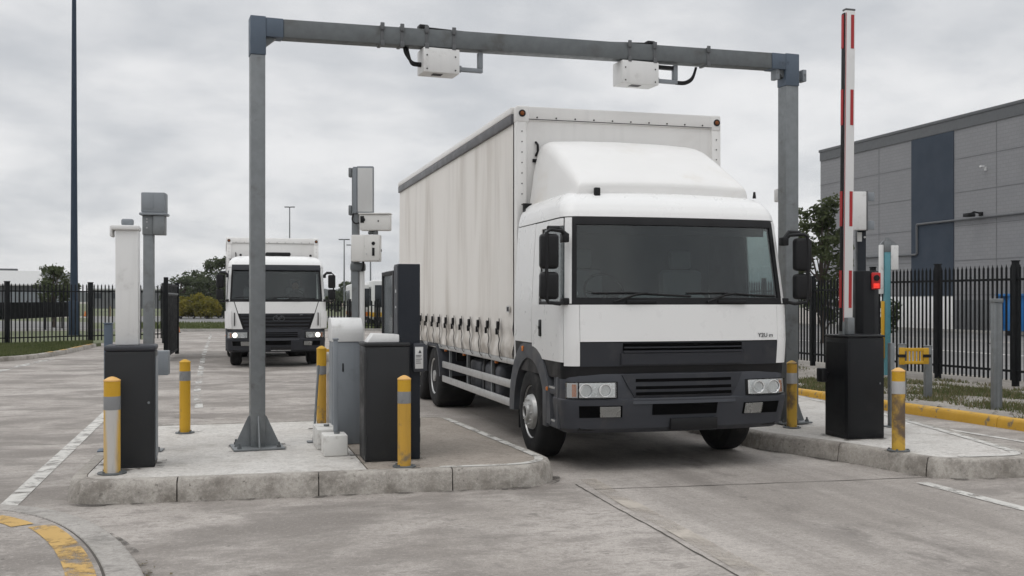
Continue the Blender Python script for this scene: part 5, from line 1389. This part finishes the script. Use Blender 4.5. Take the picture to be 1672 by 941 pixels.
mb = MB(); mb.lathe([(.020, -.179), (.02, -.186), (0, -.186)], (13*k_, 0, 29*k_), 'y', 18); mb.box(11*k_, 15*k_, -.184, -.179, 9*k_, 22*k_, .004); mb.cyl((25*k_, -.10, 18*k_), (24*k_, -.10, 18*k_), .015, n=8); mb.build('lens', 'black', hs)
mb = MB(); mb.cyl((2*k_, -.178, 12*k_), (2*k_, -.183, 12*k_), .010, n=8); mb.build('status_lamp', 'label', hs)
# white concrete blocks, posts and props
def block(px, py, w, dp, h, label, rz=0):
    p = at(px, py, I); t = thing('concrete_block', label, 'block', p, rz, 'white painted concrete blocks')
    mb = MB(); mb.box(0, w, 0, dp, 0, h, .012, 2); mb.build('block_body', 'concrete_white', t)
    mb = MB(); mb.cyl((w*.6, dp*.5, h+.0), (w*.6, dp*.5, h+.02), .03, n=10); mb.build('socket', 'steel', t); return p
b1 = block(529, 746, .235, .30, .205, 'front white concrete block holding a thin grey post')
block(518, 735, .20, .55, .21, 'rear white concrete block partly behind the other one')
t = thing('slim_post', 'thin grey post standing on the front white concrete block', 'post', (b1.x+.13, b1.y+.16, I+.225))
mb = MB(); mb.box(-.022, .022, -.022, .022, 0, .92, .004); mb.build('post_tube', 'grey_cab', t)
mb = MB(); mb.box(-.03, .03, -.03, .03, .921, .94, .006); mb.build('post_cap', 'grey_cab', t)
t = thing('slim_post', 'thin white post between the yellow bollard and the grey rounded cabinet', 'post', at(536, 699, I)+Vector((0, 0, 0)))
mb = MB(); mb.box(-.018, .018, -.018, .018, 0, .92, .003); mb.build('post_tube', 'cabinet_white', t)
mb = MB(); mb.box(-.03, .03, -.025, .025, .80, .90, .006); mb.build('clip', 'label', t)
t = thing('guard_rail_post', 'flat yellow guard post with a crosspiece next to the grey rounded cabinet', 'post', at(543, 698, I))
mb = MB(); mb.box(-.03, .03, -.012, .012, 0, .95, .004); mb.build('post_plate', 'yellow_worn', t)
mb = MB(); mb.box(-.10, .06, -.03, -.0125, .87, .955, .004); mb.build('crosspiece', 'yellow', t)
mb = MB(); mb.box(-.17, .06, -.045, -.031, .80, .845, .004); mb.build('strap', 'wh_trim', t)
pa = at(512, 722, I)
t = thing('prop_strut', 'thin steel strut leaning against the grubby yellow bollard', 'strut', pa)
mb = MB(); mb.tube([(0, 0, .01), (.075, .25, .82)], .013, 8); mb.build('strut_bar', 'steel', t)
mb = MB(); mb.box(-.07, .07, -.06, .06, 0, .012, .003); mb.build('foot_plate', 'steel', t)

# ------------------------------------------------------------------ right group
J = .19
t = thing('boom_barrier', 'black boom barrier with its red and white striped arm raised upright', 'barrier', (6.72, 10.2, J))
mb = MB(); mb.box(0, .47, 0, .46, 0, 1.135, .012); mb.build('housing', 'blackcab', t)
mb = MB(); mb.box(-.006, .476, -.006, .466, 1.136, 1.165, .012, 3); mb.build('lid', 'blackcab', t)
mb = MB(); mb.box(-.005, -.0005, .05, .42, .06, 1.08); mb.build('side_door', 'blackcab', t)
mb = MB(); mb.box(.022, .448, -.0045, -.0005, .035, 1.11, .0015); fd = mb.build('front_door', 'blackcab', t)
mb = MB(); mb.cyl((.41, -.0046, .62), (.41, -.010, .62), .011, n=12); mb.build('lock', 'wh_trim', fd)
mb = MB(); mb.box(-.14, -.06, .30, .42, .62, .78, .015); mb.box(-.06, -.0055, .35, .39, .70, .73, .004); mb.build('reader', 'black', t)
mb = MB(); mb.box(.12, .21, .18, .30, 1.166, 1.36, .01); mb.build('pivot_bracket', 'steel', t)
# barrier arm
da = 11.95; pb = far(1381.5, da, zat(548, da)); pt = far(1387, da, zat(18, da)); hgt = pt.z-pb.z
mb = MB(); mb.box(-.062, .062, -.035, .035, .0, hgt, .006); bt = t; t = mb.build('barrier_arm', 'boom_white', bt)
t.location = pb-bt.location; t.rotation_euler = (0, math.atan2(pt.x-pb.x, hgt), 0)
mb = MB(); mb.box(-.064, .064, -.037, .037, hgt+.0005, hgt+.022, .006); mb.build('end_cap', 'wh_trim', t)
dz = lambda y: (548-y)/(548-18)*hgt
for y0_, y1_ in ((80, 25), (205, 147), (370, 313), (503, 442)):
    mb = MB(); mb.box(.006, .045, -.0385, -.0355, dz(y0_), dz(y1_)); mb.build('red_stripe', 'red', t)
    mb = MB(); mb.box(-.085, -.076, -.02, .02, dz(y0_), dz(y1_)); mb.build('red_stripe', 'red', t)
mb = MB(); mb.box(-.076, -.0625, -.03, .03, .05, hgt-.03, .003); mb.build('edge_seal', 'black', t)
mb = MB(); mb.box(-.0615, -.054, -.0375, -.0355, .05, hgt-.03); mb.build('edge_tape', 'red', t)
mb = MB(); mb.box(-.07, .07, -.05, .05, -.10, .16, .01); mb.build('boom_clamp', 'steel', t)
# black signal column
ps = far(1407, 12.55, J); zs_ = zat(443, 12.55)-J
t = thing('signal_column', 'black column with a red signal lamp behind the barrier housing', 'signal', ps, -.25)
mb = MB(); mb.prism([(-.11, -.10), (-.03, -.15), (.10, -.15), (.17, -.10), (.17, .14), (-.11, .14)], 'z', 0, zs_, .008); mb.build('housing', 'blackcab', t)
zl = zat(459, 12.4)-J
mb = MB(); mb.box(.055, .165, -.185, -.151, zl-.10, zl+.10, .012); ls = mb.build('signal_lamp', 'redlamp', t)
mb = MB(); mb.lathe([(.036, -.187), (.036, -.20), (.0, -.205)], (.11, 0, zl+.035), 'y', 18); mb.build('visor', 'black', ls)
mb = MB(); mb.lathe([(.020, -.187), (.016, -.195), (0, -.198)], (.11, 0, zl-.055), 'y', 14); mb.box(.075, .145, -.190, -.1855, zl-.085, zl-.03); mb.build('lit_lens', 'redlit', ls)
# dark post with white box
d3 = 13.3; pq = far(1405, d3, J); Zq = lambda y: zat(y, d3)-J
t = thing('antenna_post', 'dark post holding a white antenna box behind the raised barrier boom', 'post', pq, -YAW); kq = d3/FPX
mb = MB(); mb.box(-.05, .055, -.05, .05, 0, Zq(372), .006); mb.build('post', 'navy', t)
mb = MB(); mb.box(-.1, .1, -.1, .1, 0, .012, .003); mb.build('base_plate', 'navy', t)
mb = MB(); mb.box(-36*kq, 3*kq, -.16, -.06, Zq(377), Zq(315), .010); mb.build('antenna_box', 'cabinet_white', t)
mb = MB(); mb.box(3*kq+.001, 6*kq, -.15, -.05, Zq(378), Zq(314), .004); mb.build('box_spine', 'wall_dark', t)
mb = MB()
for y0_, y1_ in ((330, 316), (376, 362)): mb = MB(); mb.box(6*kq+.001, 18*kq, -.11, -.07, Zq(y0_), Zq(y1_), .006); mb.build('bracket', 'grey_cab', t)
mb = MB()
mb = MB(); mb.box(-.058, .0, -.054, -.0505, Zq(395), Zq(380)); mb.cyl((.035, -.05, Zq(388)), (.035, -.06, Zq(388)), .014, n=8); mb.build('screw', 'label', t)
# thin sensor pole left of the right gantry post
pz = far(1274, 13.6, J)
t = thing('sensor_post', 'thin pale pole with a small white sensor head left of the right gantry post', 'post', pz, -YAW)
mb = MB(); mb.box(-.022, .022, -.02, .02, 0, zat(325, 13.6)-J, .004); mb.build('post', 'grey_cab', t)
mb = MB(); mb.box(-.07, .05, -.09, .05, zat(330, 13.6)-J, zat(309, 13.6)-J, .015); hs = mb.build('sensor_head', 'cabinet_white', t)
mb = MB(); mb.box(-.05, -.02, -.094, -.0905, zat(325, 13.6)-J, zat(315, 13.6)-J); mb.build('lens', 'black', hs)
# thin post on island
t = thing('slim_post', 'thin galvanised post on the right island behind the silver banded bollard', 'post', at(1455, 697, J))
mb = MB(); mb.box(-.03, .03, -.03, .03, 0, zat(562, 12.5)-J, .004); mb.build('post_tube', 'steel', t)
mb = MB(); mb.box(-.08, .08, -.08, .08, 0, .012, .003); mb.build('foot_plate', 'steel', t)
# yellow clip barrier between two posts
dY = 17.2
for px, top, lab in ((1473, 563, 'grey post at the left end of the yellow plastic barrier'), (1515, 566, 'grey post at the right end of the yellow plastic barrier')):
    t = thing('steel_post', lab, 'post', far(px, dY, .1), -YAW, 'posts of the yellow barrier')
    mb = MB(); mb.box(-.055, .055, -.05, .05, 0, zat(top, dY)-.1, .006); mb.build('post_tube', 'steel', t)
    mb = MB(); mb.box(-.06, .06, -.055, .055, zat(top, dY)-.099, zat(top, dY)-.085, .004); mb.build('post_cap', 'steel', t)
pa = far(1468, dY-.12, zat(595, dY)); kk = dY/FPX
t = thing('plastic_barrier', 'small yellow slatted plastic barrier clipped between two grey posts', 'barrier', pa, -YAW)
mb = MB(); mb.box(0, 48*kk, -.015, .015, .22, .275, .006); mb.box(0, 48*kk, -.015, .015, .01, .06, .006); mb.box(0, .09, -.02, .02, .0, .28, .008); mb.box(48*kk-.09, 48*kk, -.02, .02, .03, .27, .008)
for k in range(6): x = .13+k*.057; mb.box(x, x+.025, -.012, .012, .05, .23)
mb.build('slatted_panel', 'yellow', t)
mb = MB(); mb.box(-.03, .10, -.03, -.0205, .12, .17); mb.box(48*kk-.10, 48*kk+.03, -.03, -.0205, .12, .17); mb.build('clip', 'black', t)
t = thing('steel_post', 'tall lone galvanised post on the verge in front of the right fence', 'post', at(1627, 671, .11), -.2)
mb = MB(); mb.box(-.065, .065, -.05, .05, -.1, 1.60, .006); mb.box(-.02, .02, -.058, -.0505, 0, 1.58); mb.build('post_tube', 'steel', t)
mb = MB(); mb.box(-.075, .075, -.065, .06, 1.601, 1.66, .006); mb.build('post_cap', 'steel', t)
# teal wrapped pole with meter box
dT = 22.5; pT = far(1448, dT, .1); ZT_ = lambda y: zat(y, dT)-.1; kT = dT/FPX
t = thing('meter_pole', 'pole wrapped in teal film with a grey meter box near the right fence', 'pole', pT, -YAW)
mb = MB(); mb.box(-.06, .06, -.06, .06, 0, ZT_(412), .006); mb.build('pole_tube', 'teal', t)
mb = MB(); mb.box(-.065, .065, -.065, .065, ZT_(412)+.001, ZT_(394), .01); mb.cyl((0, 0, ZT_(394)), (0, 0, ZT_(388)), .05, .04, 10); mb.build('pole_head', 'steel', t)
mb = MB(); mb.box(-11*kT, -.07, -.02, .10, ZT_(480), ZT_(400), .01); mb.box(.07, 18*kT, -.05, .12, ZT_(441), ZT_(401), .015); mb.build('meter_box', 'cabinet_white', t)
mb = MB(); mb.prism([(-11*kT, ZT_(400)), (19*kT, ZT_(401)), (10*kT, ZT_(394)), (.067, ZT_(391)), (.066, ZT_(398)), (-.066, ZT_(398)), (-.067, ZT_(393))], 'y', .0, .08); mb.build('bracket', 'steel', t)
mb = MB(); mb.box(-.13, -.07, -.07, .0, ZT_(585), ZT_(492), .006); mb.build('yellow_guard', 'yellow', t)
mb = MB(); mb.box(-.12, .12, -.12, .12, -.02, .03, .005); mb.build('base_plate', 'steel', t)

def haze():
    m = bpy.data.materials.new('haze_air'); m.use_nodes = True; t = m.node_tree; t.nodes.clear()
    out = N(t, 'ShaderNodeOutputMaterial'); v = N(t, 'ShaderNodeVolumePrincipled'); v.inputs['Color'].default_value = (.93, .95, .98, 1); v.inputs['Density'].default_value = .00022
    v.inputs['Anisotropy'].default_value = .2; L(t, v.outputs[0], out.inputs['Volume'])
    mb = MB(); mb.box(-900, 1200, -60, 1300, -2, 40); o = mb.build('haze', 'under', ang=0); o.data.materials.clear(); o.data.materials.append(m); tag(o, 'thin grey haze over the far hills', 'haze', kind='stuff')
haze()

# ------------------------------------------------------------------ sky and light
wd = bpy.data.worlds.new('World'); sc.world = wd; wd.use_nodes = True; t = wd.node_tree; bg = t.nodes['Background']
SUN_EL, SUN_AZ = R(60), R(240)          # high, from the left and a little behind the camera
sky = N(t, 'ShaderNodeTexSky', sky_type='NISHITA', sun_disc=False, sun_elevation=SUN_EL, sun_rotation=SUN_AZ)
tc = N(t, 'ShaderNodeTexCoord'); sx = N(t, 'ShaderNodeSeparateXYZ'); L(t, tc.outputs['Generated'], sx.inputs[0])
zc = math_n(t, 'ADD', math_n(t, 'MAXIMUM', sx.outputs[2], 0.0), .26)
cb = N(t, 'ShaderNodeCombineXYZ'); L(t, math_n(t, 'DIVIDE', sx.outputs[0], zc), cb.inputs[0]); L(t, math_n(t, 'DIVIDE', sx.outputs[1], zc), cb.inputs[1])
n1 = noise_n(t, cb.outputs[0], 1.15, 7, .52, .25); n2 = noise_n(t, cb.outputs[0], 3.2, 6, .55, .2)
v = math_n(t, 'ADD', math_n(t, 'MULTIPLY', n1, .72), math_n(t, 'MULTIPLY', n2, .28))
f = ramp(t, v, .38, .60)
K = 10.0
c = mix(t, f, (.555*K, .573*K, .60*K), (.83*K, .83*K, .835*K))
zen = ramp(t, sx.outputs[2], .28, .85, 1.0, 1.8)
vm = N(t, 'ShaderNodeVectorMath', operation='SCALE'); L(t, c, vm.inputs[0]); L(t, zen, vm.inputs['Scale'])
L(t, mix(t, .95, sky.outputs[0], vm.outputs[0]), bg.inputs['Color']); bg.inputs['Strength'].default_value = .1
sl = bpy.data.lights.new('sun', 'SUN'); sl.energy = .55; sl.angle = R(30); sl.color = (1, .965, .92)
so = bpy.data.objects.new('sun', sl); COL.objects.link(so)
az = SUN_AZ; dirv = Vector((math.sin(az)*math.cos(SUN_EL), math.cos(az)*math.cos(SUN_EL), math.sin(SUN_EL)))
so.rotation_euler = dirv.to_track_quat('Z', 'Y').to_euler()
sc.view_settings.view_transform = 'Standard'; sc.view_settings.look = 'None'; sc.view_settings.exposure = .06; sc.view_settings.gamma = 1
sc.view_settings.use_curve_mapping = False
